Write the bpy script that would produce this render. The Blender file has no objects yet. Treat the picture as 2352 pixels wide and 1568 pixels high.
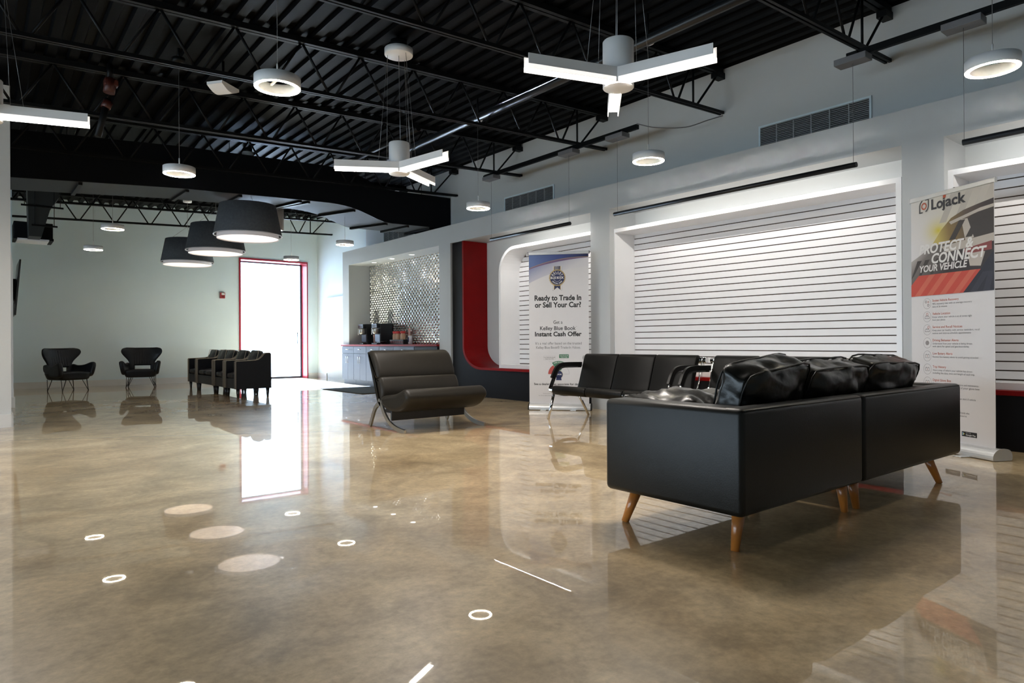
import bpy, bmesh, math, random
from mathutils import Vector, Matrix, noise
random.seed(7)
PI = math.pi
scn = bpy.context.scene
COL = scn.collection

# ------------------------------------------------------------------ helpers
def prop(o, label=None, cat=None, group=None, kind=None):
    if label: o['label'] = label
    if cat: o['category'] = cat
    if group: o['group'] = group
    if kind: o['kind'] = kind
    return o

def thing(name, label, cat, loc=(0, 0, 0), rz=0.0, group=None):
    o = bpy.data.objects.new(name, None)
    o.empty_display_size = 0.1
    COL.objects.link(o)
    o.location = loc
    o.rotation_euler = (0, 0, rz)
    return prop(o, label, cat, group)

class MB:
    """collects shapes into one mesh"""
    def __init__(s):
        s.bm = bmesh.new(); s.mi = 0
    def _xf(s, vs, M):
        for v in vs: v.co = M @ v.co
    def _new(s, n0):
        s.bm.faces.ensure_lookup_table()
        for f in s.bm.faces[n0:]: f.material_index = s.mi
    def box(s, lo, hi, bev=0.0, seg=2, rot=None, piv=None):
        t = bmesh.new()
        bmesh.ops.create_cube(t, size=1)
        c = [(lo[i] + hi[i]) / 2 for i in range(3)]
        d = [max(abs(hi[i] - lo[i]), 1e-4) for i in range(3)]
        for v in t.verts: v.co = Vector((v.co.x * d[0], v.co.y * d[1], v.co.z * d[2]))
        if bev > 0:
            bmesh.ops.bevel(t, geom=t.edges[:], offset=min(bev, min(d) * .49), segments=seg, profile=.5, affect='EDGES')
        M = Matrix.Translation(c)
        if rot is not None:
            p = Vector(piv) if piv is not None else Vector(c)
            M = Matrix.Translation(p) @ rot @ Matrix.Translation(-p) @ M
        s.add(t, M)
        return s
    def add(s, t, M=Matrix.Identity(4)):
        n0 = len(s.bm.faces)
        mp = {}
        for v in t.verts: mp[v] = s.bm.verts.new(M @ v.co)
        for f in t.faces:
            try: s.bm.faces.new([mp[v] for v in f.verts]).smooth = f.smooth
            except ValueError: pass
        t.free()
        s._new(n0)
    def prism(s, pts, axis, a, b):
        """polygon pts (2D) extruded along axis from a to b; axis x:(y,z) y:(x,z) z:(x,y)"""
        n0 = len(s.bm.faces)
        def P(p, w):
            return {'x': (w, p[0], p[1]), 'y': (p[0], w, p[1]), 'z': (p[0], p[1], w)}[axis]
        A = [s.bm.verts.new(P(p, a)) for p in pts]
        B = [s.bm.verts.new(P(p, b)) for p in pts]
        n = len(pts)
        s.bm.faces.new(A); s.bm.faces.new(list(reversed(B)))
        for i in range(n):
            s.bm.faces.new([A[i], B[i], B[(i + 1) % n], A[(i + 1) % n]])
        s._new(n0); return s
    def poly(s, pts):
        n0 = len(s.bm.faces)
        s.bm.faces.new([s.bm.verts.new(p) for p in pts]); s._new(n0); return s
    def lathe(s, prof, c=(0, 0, 0), n=24, axis='z'):
        n0 = len(s.bm.faces)
        rings = []
        for r, h in prof:
            ring = []
            if r < 1e-6:
                ring = [s.bm.verts.new(s._ax(0, 0, h, axis, c))] * n
            else:
                for i in range(n):
                    a = 2 * PI * i / n
                    ring.append(s.bm.verts.new(s._ax(r * math.cos(a), r * math.sin(a), h, axis, c)))
            rings.append(ring)
        for A, B in zip(rings, rings[1:]):
            for i in range(n):
                q = [A[i], A[(i + 1) % n], B[(i + 1) % n], B[i]]
                q2 = []
                for v in q:
                    if v not in q2: q2.append(v)
                if len(q2) > 2:
                    try: s.bm.faces.new(q2).smooth = True
                    except ValueError: pass
        s._new(n0); return s
    def _ax(s, u, v, h, axis, c):
        if axis == 'z': p = (u, v, h)
        elif axis == 'x': p = (h, u, v)
        else: p = (u, h, v)
        return (p[0] + c[0], p[1] + c[1], p[2] + c[2])
    def tube(s, pts, r, n=8, cap=True, closed=False, flat=None):
        """tube along points; r number or list; flat=(w,h,upvec) gives a rectangular bar"""
        n0 = len(s.bm.faces)
        pts = [Vector(p) for p in pts]
        m = len(pts)
        rs = r if isinstance(r, (list, tuple)) else [r] * m
        rings = []
        up = None
        for i, p in enumerate(pts):
            if closed: t = pts[(i + 1) % m] - pts[i - 1]
            elif i == 0: t = pts[1] - p
            elif i == m - 1: t = p - pts[i - 1]
            else: t = (pts[i + 1] - p).normalized() + (p - pts[i - 1]).normalized()
            t.normalize()
            if flat: upv = Vector(flat[2])
            elif up is None: upv = Vector((0, 0, 1)) if abs(t.z) < .9 else Vector((1, 0, 0))
            else: upv = up
            x = upv.cross(t)
            if x.length < 1e-5: x = Vector((1, 0, 0)).cross(t)
            x.normalize(); y = t.cross(x); up = y
            if flat:
                w, h = flat[0] / 2, flat[1] / 2
                ring = [s.bm.verts.new(p + x * a * w + y * b * h) for a, b in ((-1, -1), (1, -1), (1, 1), (-1, 1))]
            else:
                ring = [s.bm.verts.new(p + (x * math.cos(2 * PI * k / n) + y * math.sin(2 * PI * k / n)) * rs[i]) for k in range(n)]
            rings.append(ring)
        k = len(rings[0])
        seq = list(zip(rings, rings[1:])) + ([(rings[-1], rings[0])] if closed else [])
        for A, B in seq:
            for i in range(k):
                f = s.bm.faces.new([A[i], A[(i + 1) % k], B[(i + 1) % k], B[i]])
                f.smooth = flat is None
        if cap and not closed:
            s.bm.faces.new(list(reversed(rings[0]))); s.bm.faces.new(rings[-1])
        s._new(n0); return s
    def cyl(s, a, b, r0, r1=None, n=16):
        return s.tube([a, b], [r0, r0 if r1 is None else r1], n)
    def grid(s, fn, nu, nv, smooth=True):
        n0 = len(s.bm.faces)
        V = [[s.bm.verts.new(fn(i / nu, j / nv)) for j in range(nv + 1)] for i in range(nu + 1)]
        for i in range(nu):
            for j in range(nv):
                f = s.bm.faces.new([V[i][j], V[i + 1][j], V[i + 1][j + 1], V[i][j + 1]])
                f.smooth = smooth
        s._new(n0); return s
    def cushion(s, c, half, M=Matrix.Identity(4), e=.28, wr=.012, fr=9.0, seed=0, n=14):
        """soft stuffed box: superellipsoid with wrinkles"""
        t = bmesh.new()
        bmesh.ops.create_cube(t, size=2)
        bmesh.ops.subdivide_edges(t, edges=t.edges[:], cuts=n, use_grid_fill=True)
        for v in t.verts:
            d = v.co.copy()
            k = 2 / e
            L = (abs(d.x) ** k + abs(d.y) ** k + abs(d.z) ** k) ** (1 / k)
            p = d / L
            q = Vector((p.x * half[0], p.y * half[1], p.z * half[2]))
            puff = (1 - min(1, abs(p.x)) ** 2) * (1 - min(1, abs(p.y)) ** 2) if half[2] <= min(half[0], half[1]) else \
                   ((1 - min(1, abs(p.x)) ** 2) * (1 - min(1, abs(p.z)) ** 2) if half[1] <= half[0] else (1 - min(1, abs(p.y)) ** 2) * (1 - min(1, abs(p.z)) ** 2))
            ax = min(range(3), key=lambda i: half[i])
            q[ax] *= .72 + .38 * puff
            w = noise.noise(Vector((q.x * fr, q.y * fr * .7, q.z * fr)) + Vector((seed * 7.1, seed * 3.3, 0)))
            w2 = abs(noise.noise(Vector((q.x * fr * 2.1 + 5 + seed, q.y * fr * .8, q.z * fr * 2))))
            nn = Vector((p.x / half[0], p.y / half[1], p.z / half[2])).normalized()
            v.co = q + nn * (w * wr - w2 * wr * .8)
        for f in t.faces: f.smooth = True
        s.add(t, Matrix.Translation(c) @ M)
        return s
    def build(s, name, mats, parent=None, loc=None, smooth=None, bev=0):
        me = bpy.data.meshes.new(name)
        bmesh.ops.recalc_face_normals(s.bm, faces=s.bm.faces[:])
        s.bm.to_mesh(me); s.bm.free()
        if not isinstance(mats, (list, tuple)): mats = [mats]
        for m in mats: me.materials.append(m)
        if smooth is not None:
            for p in me.polygons: p.use_smooth = smooth
        o = bpy.data.objects.new(name, me)
        COL.objects.link(o)
        if parent: o.parent = parent
        if loc: o.location = loc
        return o

def struct(name, mb, m):
    return prop(mb.build(name, m), kind='structure')

def copy_tree(o, parent=None):
    c = o.copy()
    COL.objects.link(c)
    if parent is not None: c.parent = parent
    for ch in list(o.children): copy_tree(ch, c)
    return c

RX = lambda a: Matrix.Rotation(a, 4, 'X')
RY = lambda a: Matrix.Rotation(a, 4, 'Y')
RZ = lambda a: Matrix.Rotation(a, 4, 'Z')

# ------------------------------------------------------------------ materials
MATS = {}
def mat(name, col, rough=.5, metal=0.0, var=.04, scale=6.0, bump=0.0, bscale=40.0, emit=None, es=0.0, coat=0.0, spec=None, sampling='FRONT'):
    m = bpy.data.materials.new(name); m.use_nodes = True
    nt = m.node_tree; b = nt.nodes['Principled BSDF']
    tc = nt.nodes.new('ShaderNodeTexCoord')
    nz = nt.nodes.new('ShaderNodeTexNoise'); nz.inputs['Scale'].default_value = scale; nz.inputs['Detail'].default_value = 4
    nt.links.new(tc.outputs['Object'], nz.inputs['Vector'])
    rp = nt.nodes.new('ShaderNodeValToRGB')
    rp.color_ramp.elements[0].position = .3; rp.color_ramp.elements[1].position = .7
    rp.color_ramp.elements[0].color = [max(0, c * (1 - var)) for c in col] + [1]
    rp.color_ramp.elements[1].color = [min(1, c * (1 + var)) for c in col] + [1]
    nt.links.new(nz.outputs['Fac'], rp.inputs['Fac'])
    nt.links.new(rp.outputs['Color'], b.inputs['Base Color'])
    b.inputs['Roughness'].default_value = rough; b.inputs['Metallic'].default_value = metal
    if coat: b.inputs['Coat Weight'].default_value = coat; b.inputs['Coat Roughness'].default_value = .05
    if spec is not None: b.inputs['Specular IOR Level'].default_value = spec
    if emit: b.inputs['Emission Color'].default_value = (*emit, 1); b.inputs['Emission Strength'].default_value = es
    if bump:
        n2 = nt.nodes.new('ShaderNodeTexNoise'); n2.inputs['Scale'].default_value = bscale; n2.inputs['Detail'].default_value = 5
        nt.links.new(tc.outputs['Object'], n2.inputs['Vector'])
        bp = nt.nodes.new('ShaderNodeBump'); bp.inputs['Strength'].default_value = bump; bp.inputs['Distance'].default_value = .01
        nt.links.new(n2.outputs['Fac'], bp.inputs['Height']); nt.links.new(bp.outputs['Normal'], b.inputs['Normal'])
    if emit: m.cycles.emission_sampling = sampling
    MATS[name] = m
    return m

upper_m = mat('dimmed_white_wall_paint', (.60, .61, .60), .6, var=.02, scale=1.0, bump=.05, bscale=60)  # white wall paint, darkened in colour to stand in for weaker light
wall_m = mat('daylight_tinted_white_paint', (.72, .815, .85), .6, var=.015, scale=1.5, bump=.05, bscale=120)  # white wall paint with the blue of the daylight put into its colour
white_m = mat('white_display_paint', (.50, .515, .52), .5, var=.01, scale=2)
trim_m = mat('gloss_white_trim', (.85, .85, .86), .25, var=.01)
base_m = mat('white_baseboard', (.72, .71, .69), .4, var=.02)
slat_m = mat('white_slat_panel', (.80, .79, .80), .4, var=.01)
groove_m = mat('brown_slat_groove', (.05, .028, .015), .6, var=.1)
deck_m = mat('black_painted_deck', (.0018, .002, .0025), .46, var=.2, scale=1.2, bump=.1, bscale=8, spec=.05)
steel_m = mat('black_painted_steel', (.003, .0033, .0037), .5, var=.15, spec=.2)
duct_m = mat('black_soffit_paint', (.0025, .0034, .005), .6, var=.06, spec=.15)
cloud_m = mat('grey_cloud_panel', (.060, .066, .072), .5, var=.05, scale=.8, spec=.03)
blkpan_m = mat('charcoal_panel', (.005, .005, .007), .55, var=.1, spec=.2)
red_m = mat('red_laminate', (.22, .0008, .0015), .42, spec=.2, var=.06)
doorred_m = mat('red_door_paint', (.38, .02, .04), .35, var=.05)
alarm_m = mat('alarm_red', (.35, .02, .03), .35)
leather_m = mat('black_leather', (.0075, .0072, .0058), .40, var=.12, scale=14, bump=.06, bscale=160, spec=.3)
crease_m = mat('creased_black_leather', (.008, .0077, .006), .30, var=.15, scale=10, bump=.25, bscale=16, spec=.4)
navy_m = mat('black_blue_leather', (.003, .0045, .008), .38, var=.15, scale=12, bump=.06, bscale=90, spec=.3)
taupe_m = mat('dark_taupe_leather', (.018, .0155, .012), .45, var=.08, scale=9, bump=.05, bscale=160, spec=.2)
bench_m = mat('black_vinyl', (.005, .0046, .004), .42, var=.1, bump=.05, bscale=180, spec=.18)
pad_m = mat('black_armpad', (.006, .006, .006), .4, spec=.3)
chrome_m = mat('polished_chrome', (.72, .72, .73), .08, metal=1, var=.02)
satin_m = mat('satin_steel', (.50, .50, .49), .28, metal=1, var=.05)
hair_m = mat('dark_wire_steel', (.06, .06, .06), .4, metal=.8)
wood_m = mat('orange_stained_wood', (.50, .17, .03), .3, var=.25, scale=5, coat=.3)
pipe_m = mat('cream_piping', (.36, .31, .24), .5)
felt_m = mat('grey_felt', (.12, .13, .145), .9, var=.12, scale=30, bump=.15, bscale=200)
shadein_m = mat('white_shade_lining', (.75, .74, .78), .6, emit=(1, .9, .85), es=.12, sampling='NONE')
warm_m = mat('warm_glowing_diffuser', (.8, .7, .6), .5, emit=(1, .77, .62), es=.95)
fixt_m = mat('white_fixture_enamel', (.88, .88, .88), .45, var=.01)
ringlit_m = mat('lit_ring_diffuser', (.9, .9, .9), .5, emit=(1, .90, .70), es=110)
armlit_m = mat('lit_arm_diffuser', (.9, .9, .9), .5, emit=(1, .93, .86), es=190)
endlit_m = mat('lit_arm_end', (.9, .9, .9), .5, emit=(1, .93, .86), es=6, sampling='NONE')
tubelit_m = mat('lit_tube_diffuser', (.9, .9, .9), .5, emit=(1, .96, .90), es=300)
bloom_m = mat('bloom_glow_strip', (.9, .9, .9), .5, emit=(1, .94, .88), es=.85, sampling='NONE')  # emission added to imitate bloom from the lit arms
spotlit_m = mat('lit_downlight', (.9, .9, .9), .5, emit=(1, .95, .9), es=10, sampling='NONE')
boxgrey_m = mat('grey_driver_box', (.17, .175, .19), .5)
wire_m = mat('grey_wire', (.16, .16, .16), .5)
brightwire_m = mat('steel_cable', (.25, .25, .25), .35, metal=.6)
tube_m = mat('dark_tube_housing', (.012, .013, .015), .4, spec=.3)
cab_m = mat('grey_cabinet_laminate', (.065, .078, .125), .45, var=.03)
blackplastic_m = mat('black_plastic', (.008, .009, .012), .3)
steelbrew_m = mat('brushed_hopper', (.45, .43, .40), .3, metal=.8)
panelblue_m = mat('pale_blue_panel', (.25, .32, .48), .35)
jar_m = mat('peach_jar', (.55, .34, .22), .3)
redlid_m = mat('red_jar_lid', (.6, .03, .03), .35)
paper_m = mat('white_paper', (.72, .71, .73), .6)
pinkcup_m = mat('pink_cup', (.55, .33, .30), .6)
mat_m = mat('charcoal_floor_mat', (.03, .034, .035), .9, var=.3, scale=50, bump=.4, bscale=200)
vent_m = mat('grey_vent_metal', (.38, .39, .39), .45)
ventdark_m = mat('dark_vent_recess', (.012, .012, .013), .8)
tvm = mat('black_tv', (.006, .006, .007), .25)
alum_m = mat('banner_aluminium', (.62, .63, .64), .35, metal=.55)
bannerw_m = mat('banner_white', (.66, .65, .665), .55, var=.01)
ink_m = mat('black_ink', (.012, .012, .014), .6)
grey_ink = mat('grey_ink', (.16, .16, .17), .6)
white_ink = mat('white_ink', (.72, .71, .70), .6)
red_ink = mat('red_ink', (.50, .07, .05), .6)
orange_ink = mat('orange_ink', (.45, .09, .04), .6)
charc_ink = mat('charcoal_ink', (.035, .036, .042), .6)
navy_ink = mat('navy_ink', (.012, .02, .085), .6)
gold_ink = mat('gold_ink', (.42, .30, .12), .6)
green_ink = mat('green_ink', (.07, .20, .12), .6)
concrete_out = mat('pale_pavement', (.42, .43, .44), .8)
rust_m = mat('red_sprinkler_paint', (.05, .006, .002), .5)

def floor_material():
    m = bpy.data.materials.new('polished_concrete'); m.use_nodes = True
    nt = m.node_tree; b = nt.nodes['Principled BSDF']; N = nt.nodes.new; L = nt.links.new
    tc = N('ShaderNodeTexCoord')
    def nz(scale, det, rough=.6, dist=0):
        n = N('ShaderNodeTexNoise'); n.inputs['Scale'].default_value = scale; n.inputs['Detail'].default_value = det
        n.inputs['Roughness'].default_value = rough; n.inputs['Distortion'].default_value = dist
        L(tc.outputs['Object'], n.inputs['Vector']); return n
    big = nz(.55, 5, .62, 1.2); mid = nz(2.6, 6, .65, .8); fine = nz(28, 4, .7); spk = nz(240, 2, .5)
    r1 = N('ShaderNodeValToRGB'); e = r1.color_ramp.elements
    e[0].position = .30; e[0].color = (.33, .225, .11, 1); e[1].position = .70; e[1].color = (.78, .62, .39, 1)
    k = e.new(.5); k.color = (.58, .44, .255, 1)
    L(big.outputs['Fac'], r1.inputs['Fac'])
    r2 = N('ShaderNodeValToRGB'); e = r2.color_ramp.elements
    e[0].position = .3; e[0].color = (.60, .58, .54, 1); e[1].position = .68; e[1].color = (1.28, 1.27, 1.24, 1)
    L(mid.outputs['Fac'], r2.inputs['Fac'])
    mx = N('ShaderNodeMix'); mx.data_type = 'RGBA'; mx.blend_type = 'MULTIPLY'; mx.inputs[0].default_value = .9
    L(r1.outputs['Color'], mx.inputs[6]); L(r2.outputs['Color'], mx.inputs[7])
    r3 = N('ShaderNodeValToRGB'); e = r3.color_ramp.elements
    e[0].position = .3; e[0].color = (.72, .72, .72, 1); e[1].position = .7; e[1].color = (1.2, 1.2, 1.2, 1)
    L(fine.outputs['Fac'], r3.inputs['Fac'])
    mx2 = N('ShaderNodeMix'); mx2.data_type = 'RGBA'; mx2.blend_type = 'MULTIPLY'; mx2.inputs[0].default_value = .8
    L(mx.outputs[2], mx2.inputs[6]); L(r3.outputs['Color'], mx2.inputs[7])
    # saw-cut control joints
    sp = N('ShaderNodeSeparateXYZ'); L(tc.outputs['Object'], sp.inputs[0])
    dt = N('ShaderNodeVectorMath'); dt.operation = 'DOT_PRODUCT'; dt.inputs[1].default_value = (.482, .876, 0); L(tc.outputs['Object'], dt.inputs[0])
    def joint(out, at):
        a = N('ShaderNodeMath'); a.operation = 'SUBTRACT'; a.inputs[1].default_value = at; L(out, a.inputs[0])
        c = N('ShaderNodeMath'); c.operation = 'ABSOLUTE'; L(a.outputs[0], c.inputs[0])
        d = N('ShaderNodeMath'); d.operation = 'LESS_THAN'; d.inputs[1].default_value = .007; L(c.outputs[0], d.inputs[0]); return d
    j1 = joint(dt.outputs['Value'], 7.44); j2 = joint(sp.outputs['Y'], 12.6)
    mxx = N('ShaderNodeMath'); mxx.operation = 'MAXIMUM'; L(j1.outputs[0], mxx.inputs[0]); L(j2.outputs[0], mxx.inputs[1])
    mx3 = N('ShaderNodeMix'); mx3.data_type = 'RGBA'; mx3.inputs[7].default_value = (.05, .04, .03, 1)
    L(mxx.outputs[0], mx3.inputs[0]); L(mx2.outputs[2], mx3.inputs[6])
    L(mx3.outputs[2], b.inputs['Base Color'])
    rr = N('ShaderNodeMapRange'); rr.inputs[3].default_value = .34; rr.inputs[4].default_value = .38
    L(mid.outputs['Fac'], rr.inputs[0]); L(rr.outputs[0], b.inputs['Roughness'])
    b.inputs['IOR'].default_value = 1.5; b.inputs['Specular IOR Level'].default_value = .45
    b.inputs['Coat Weight'].default_value = 1; b.inputs['Coat Roughness'].default_value = .014; b.inputs['Coat IOR'].default_value = 1.40
    bp = N('ShaderNodeBump'); bp.inputs['Strength'].default_value = .007; bp.inputs['Distance'].default_value = .02
    wv = nz(2.2, 1, .3); L(wv.outputs['Fac'], bp.inputs['Height']); L(bp.outputs['Normal'], b.inputs['Normal'])
    return m
floor_m = floor_material()

def hexmetal_material():
    m = mat('stainless_tile', (.78, .79, .80), .24, metal=1, var=.08, scale=3)
    return m
tile_m = hexmetal_material()

def grad_material(name, stops, p0, p1, rough=.55):
    """colour ramp along p0->p1 in object space (printed ink gradient)"""
    m = bpy.data.materials.new(name); m.use_nodes = True
    nt = m.node_tree; b = nt.nodes['Principled BSDF']; N = nt.nodes.new; L = nt.links.new
    tc = N('ShaderNodeTexCoord')
    v = N('ShaderNodeVectorMath'); v.operation = 'SUBTRACT'; v.inputs[1].default_value = p0; L(tc.outputs['Object'], v.inputs[0])
    d = Vector(p1) - Vector(p0)
    dt = N('ShaderNodeVectorMath'); dt.operation = 'DOT_PRODUCT'; dt.inputs[1].default_value = d / d.length_squared; L(v.outputs[0], dt.inputs[0])
    r = N('ShaderNodeValToRGB'); e = r.color_ramp.elements
    e[0].position, e[0].color = stops[0][0], (*stops[0][1], 1)
    e[1].position, e[1].color = stops[-1][0], (*stops[-1][1], 1)
    for p, c in stops[1:-1]:
        k = e.new(p); k.color = (*c, 1)
    L(dt.outputs['Value'], r.inputs['Fac']); L(r.outputs['Color'], b.inputs['Base Color'])
    b.inputs['Roughness'].default_value = rough
    return m

def text_mesh(body, size, bold=0.0, shear=0.0, spacing=1.0, align='LEFT'):
    cu = bpy.data.curves.new('lettering', 'FONT')
    cu.body = body; cu.size = size; cu.offset = bold; cu.shear = shear; cu.space_character = spacing
    cu.align_x = align; cu.resolution_u = 3; cu.fill_mode = 'FRONT'
    ob = bpy.data.objects.new('lettering', cu)
    COL.objects.link(ob)
    dg = bpy.context.evaluated_depsgraph_get(); dg.update()
    me = bpy.data.meshes.new_from_object(ob.evaluated_get(dg))
    bpy.data.objects.remove(ob); bpy.data.curves.remove(cu)
    return me

class Letters:
    """lines of lettering gathered in one flat mesh on the plane y = yy (local x right, z up)"""
    def __init__(s, yy): s.v = []; s.f = []; s.yy = yy
    def line(s, body, x0, x1, z, cap, bold=0.0, shear=0.0):
        """baseline z, capital height cap; stretched to run from x0 to x1"""
        me = text_mesh(body, cap / .70, bold * cap, shear)
        xs = [v.co.x for v in me.vertices]
        a, b = min(xs), max(xs); k = (x1 - x0) / (b - a)
        o = len(s.v)
        s.v += [(x0 + (v.co.x - a) * k, s.yy, z + v.co.y) for v in me.vertices]
        s.f += [[o + i for i in p.vertices] for p in me.polygons]
        bpy.data.meshes.remove(me)
    def arc(s, body, cx, cz, r, mid, step, cap, bold=.04, inside=False):
        n = len(body)
        for i, ch in enumerate(body):
            if ch == ' ': continue
            off = (i - (n - 1) / 2) * step
            a = mid - off if not inside else mid + off
            me = text_mesh(ch, cap / .70, bold * cap, 0, 1, 'CENTER')
            th = a - PI / 2 if not inside else a + PI / 2
            bx, bz = cx + r * math.cos(a), cz + r * math.sin(a)
            o = len(s.v)
            for v in me.vertices:
                s.v.append((bx + v.co.x * math.cos(th) - v.co.y * math.sin(th), s.yy, bz + v.co.x * math.sin(th) + v.co.y * math.cos(th)))
            s.f += [[o + q for q in p.vertices] for p in me.polygons]
            bpy.data.meshes.remove(me)
    def build(s, name, m, parent):
        me = bpy.data.meshes.new(name); me.from_pydata(s.v, [], s.f); me.materials.append(m)
        o = bpy.data.objects.new(name, me); COL.objects.link(o); o.parent = parent
        return o
WORLD, SUN, EXPO = 9.5, 105.0, 0.10
# ------------------------------------------------------------------ the room
XR = 7.40          # right wall plane (recess wall and upper wall)
XF = 6.86          # face of the white display frame
YB = 17.9          # back wall
def zc(x): return 4.40 + (x - 7.4) * .0407      # underside of the sloping roof deck
XL, YN = -7.0, -5.0

f = MB(); f.box((XL - .3, YN - .3, -.2), (XR + .3, YB + .5, 0)); struct('floor', f, floor_m)
g = MB(); g.box((-30, YB + .5, -.22), (40, 60, -.02)); struct('floor_outside', g, concrete_out)

# corrugated deck, flutes along y
c = MB()
pts = []
pitch = .2; x = XL
up = []
while x < XR + .3:
    for dx, dz in ((0, 0), (.085, 0), (.105, .042), (.18, .042)):
        up.append((x + dx, zc(x + dx) + dz))
    x += pitch
prof = up + [(up[-1][0], up[-1][1] + .15), (up[0][0], up[0][1] + .2)]
c.prism(prof, 'y', YN - .2, YB + .2)
struct('ceiling', c, deck_m)

# back wall with the tall door opening
DX0, DX1, DZ = 5.29, 7.12, 3.19
w = MB()
w.box((XL - .3, YB, 0), (DX0, YB + .5, 4.6)); w.box((DX1, YB, 0), (XR + .6, YB + .5, 4.6)); w.box((DX0, YB, DZ), (DX1, YB + .5, 4.6))
struct('wall_back', w, wall_m)
w = MB(); w.box((XR, YN, 0), (XR + .3, 14.9, 4.6)); struct('wall_right', w, upper_m)
w = MB(); w.box((XR, 14.9, 0), (XR + .3, YB, 4.6)); struct('wall_right_far', w, wall_m)  # far stretch split off to take the daylight-tinted paint
w = MB(); w.box((-.3, 15.2, 0), (.50, YB, 4.1)); struct('wall_left', w, wall_m)
w = MB(); w.box((-3.0, 9.7, 0), (.305, 10.1, zc(-3) - .01)); struct('wall_column', w, upper_m)
w = MB(); w.prism([(-.5, 0), (.425, 0), (.425, 2.2), (.40, 2.38), (.36, 2.46), (-.5, 2.46)], 'y', 12.65, 12.8); struct('wall_stub', w, trim_m)
# front and left outer walls with wide storefront openings (behind the camera)
w = MB(); w.box((XL - .3, YN - .3, 0), (XR + .3, YN, 4.6))
struct('wall_front', w, wall_m)
w = MB(); w.box((XL - .3, YN, 0), (XL, YB, .3)); w.box((XL - .3, YN, 1.8), (XL, YB, 4.6))
for y0, y1 in ((YN, -.1), (3.8, 4.3), (8.2, 8.7), (12.6, YB)): w.box((XL - .3, y0, .3), (XL, y1, 1.8))
struct('wall_left_outer', w, wall_m)

b = MB()
b.box((.519, YB - .018, 0), (5.26, YB, .14)); b.box((7.14, YB - .018, 0), (XR, YB, .14)); struct('baseboard_back', b, base_m)
b = MB(); b.box((-3.0, 9.68, 0), (.325, 9.70, .15)); b.box((.305, 9.68, 0), (.325, 10.1, .15)); struct('baseboard_column', b, base_m)
b = MB(); b.box((.50, 15.2, 0), (.518, YB - .018, .14)); struct('baseboard_left', b, base_m)
b = MB(); b.box((-.5, 12.632, 0), (.445, 12.65, .16)); b.box((.425, 12.65, 0), (.445, 12.8, .16)); struct('baseboard_stub', b, base_m)
b = MB(); b.box((XR - .018, 17.26, 0), (XR, YB - .018, .14)); b.box((7.36, 17.14, 0), (XR, 17.16, .14)); struct('baseboard_right', b, base_m)
# low pier beside the coffee bar
w = MB(); w.box((7.385, 16.3, 0), (7.9, 17.2, 2.18))
b2 = w; b2.box((7.36, 15.5, 0), (XR - .001, 17.16, 2.18)); struct('wall_pier', b2, upper_m)

# white display frame: header and posts, open recesses behind
w = MB()
w.box((XF, -2.0, 2.80), (XR, 15.06, 3.135))
for y0, y1, z0 in ((14.72, 15.06, .925), (10.38, 10.77, 0), (6.38, 6.75, 0), (2.27, 2.625, 0)):
    w.box((XF, y0, z0), (XR - .001, y1, 2.80))
struct('wall_right_frame', w, white_m)

# bases and the red ribbons lining the recess bottoms
def ledge(y0, y1):
    w = MB(); w.box((XF + .012, y0, 0), (XR, y1, .472))
    r = MB(); r.box((XF + .004, y0, .473), (XR - .002, y1, .515), .003)
    return w, r
curve = []
for i in range(15):
    a = PI / 2 * i / 14
    curve.append((9.995 - .56 * (1 - math.cos(a)) if False else 9.43 + .565 * math.cos(a), .875 - .40 * math.sin(a)))
# curve: from (9.995,.875) down to (9.43,.475)
w = MB()
prof = [(6.75, 0), (10.355, 0), (10.355, 2.795), (10.01, 2.795)] + [(p[0] + .012, p[1] - .004) for p in curve] + [(6.75, .470)]
w.prism(prof, 'x', XF + .03, XF + .10)
struct('wall_right_base_a', w, blkpan_m)
r = MB()
inn = [(9.965, 2.795)] + [(9.43 + .53 * math.cos(PI / 2 * i / 14), .885 - .37 * math.sin(PI / 2 * i / 14)) for i in range(15)] + [(6.755, .515)]
out = [(10.005, 2.795)] + [(p[0] + .008, p[1]) for p in curve] + [(6.755, .474)]
n0 = len(inn)
for i in range(n0 - 1):
    r.prism([out[i], out[i + 1], inn[i + 1], inn[i]], 'x', XF + .005, XR - .002)
struct('trim_1', r, red_m)
w, r = ledge(2.63, 6.375); struct('wall_right_base_b', w, blkpan_m); struct('trim_2', r, red_m)
w, r = ledge(-2.0, 2.265); struct('wall_right_base_c', w, blkpan_m); struct('trim_3', r, red_m)

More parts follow.
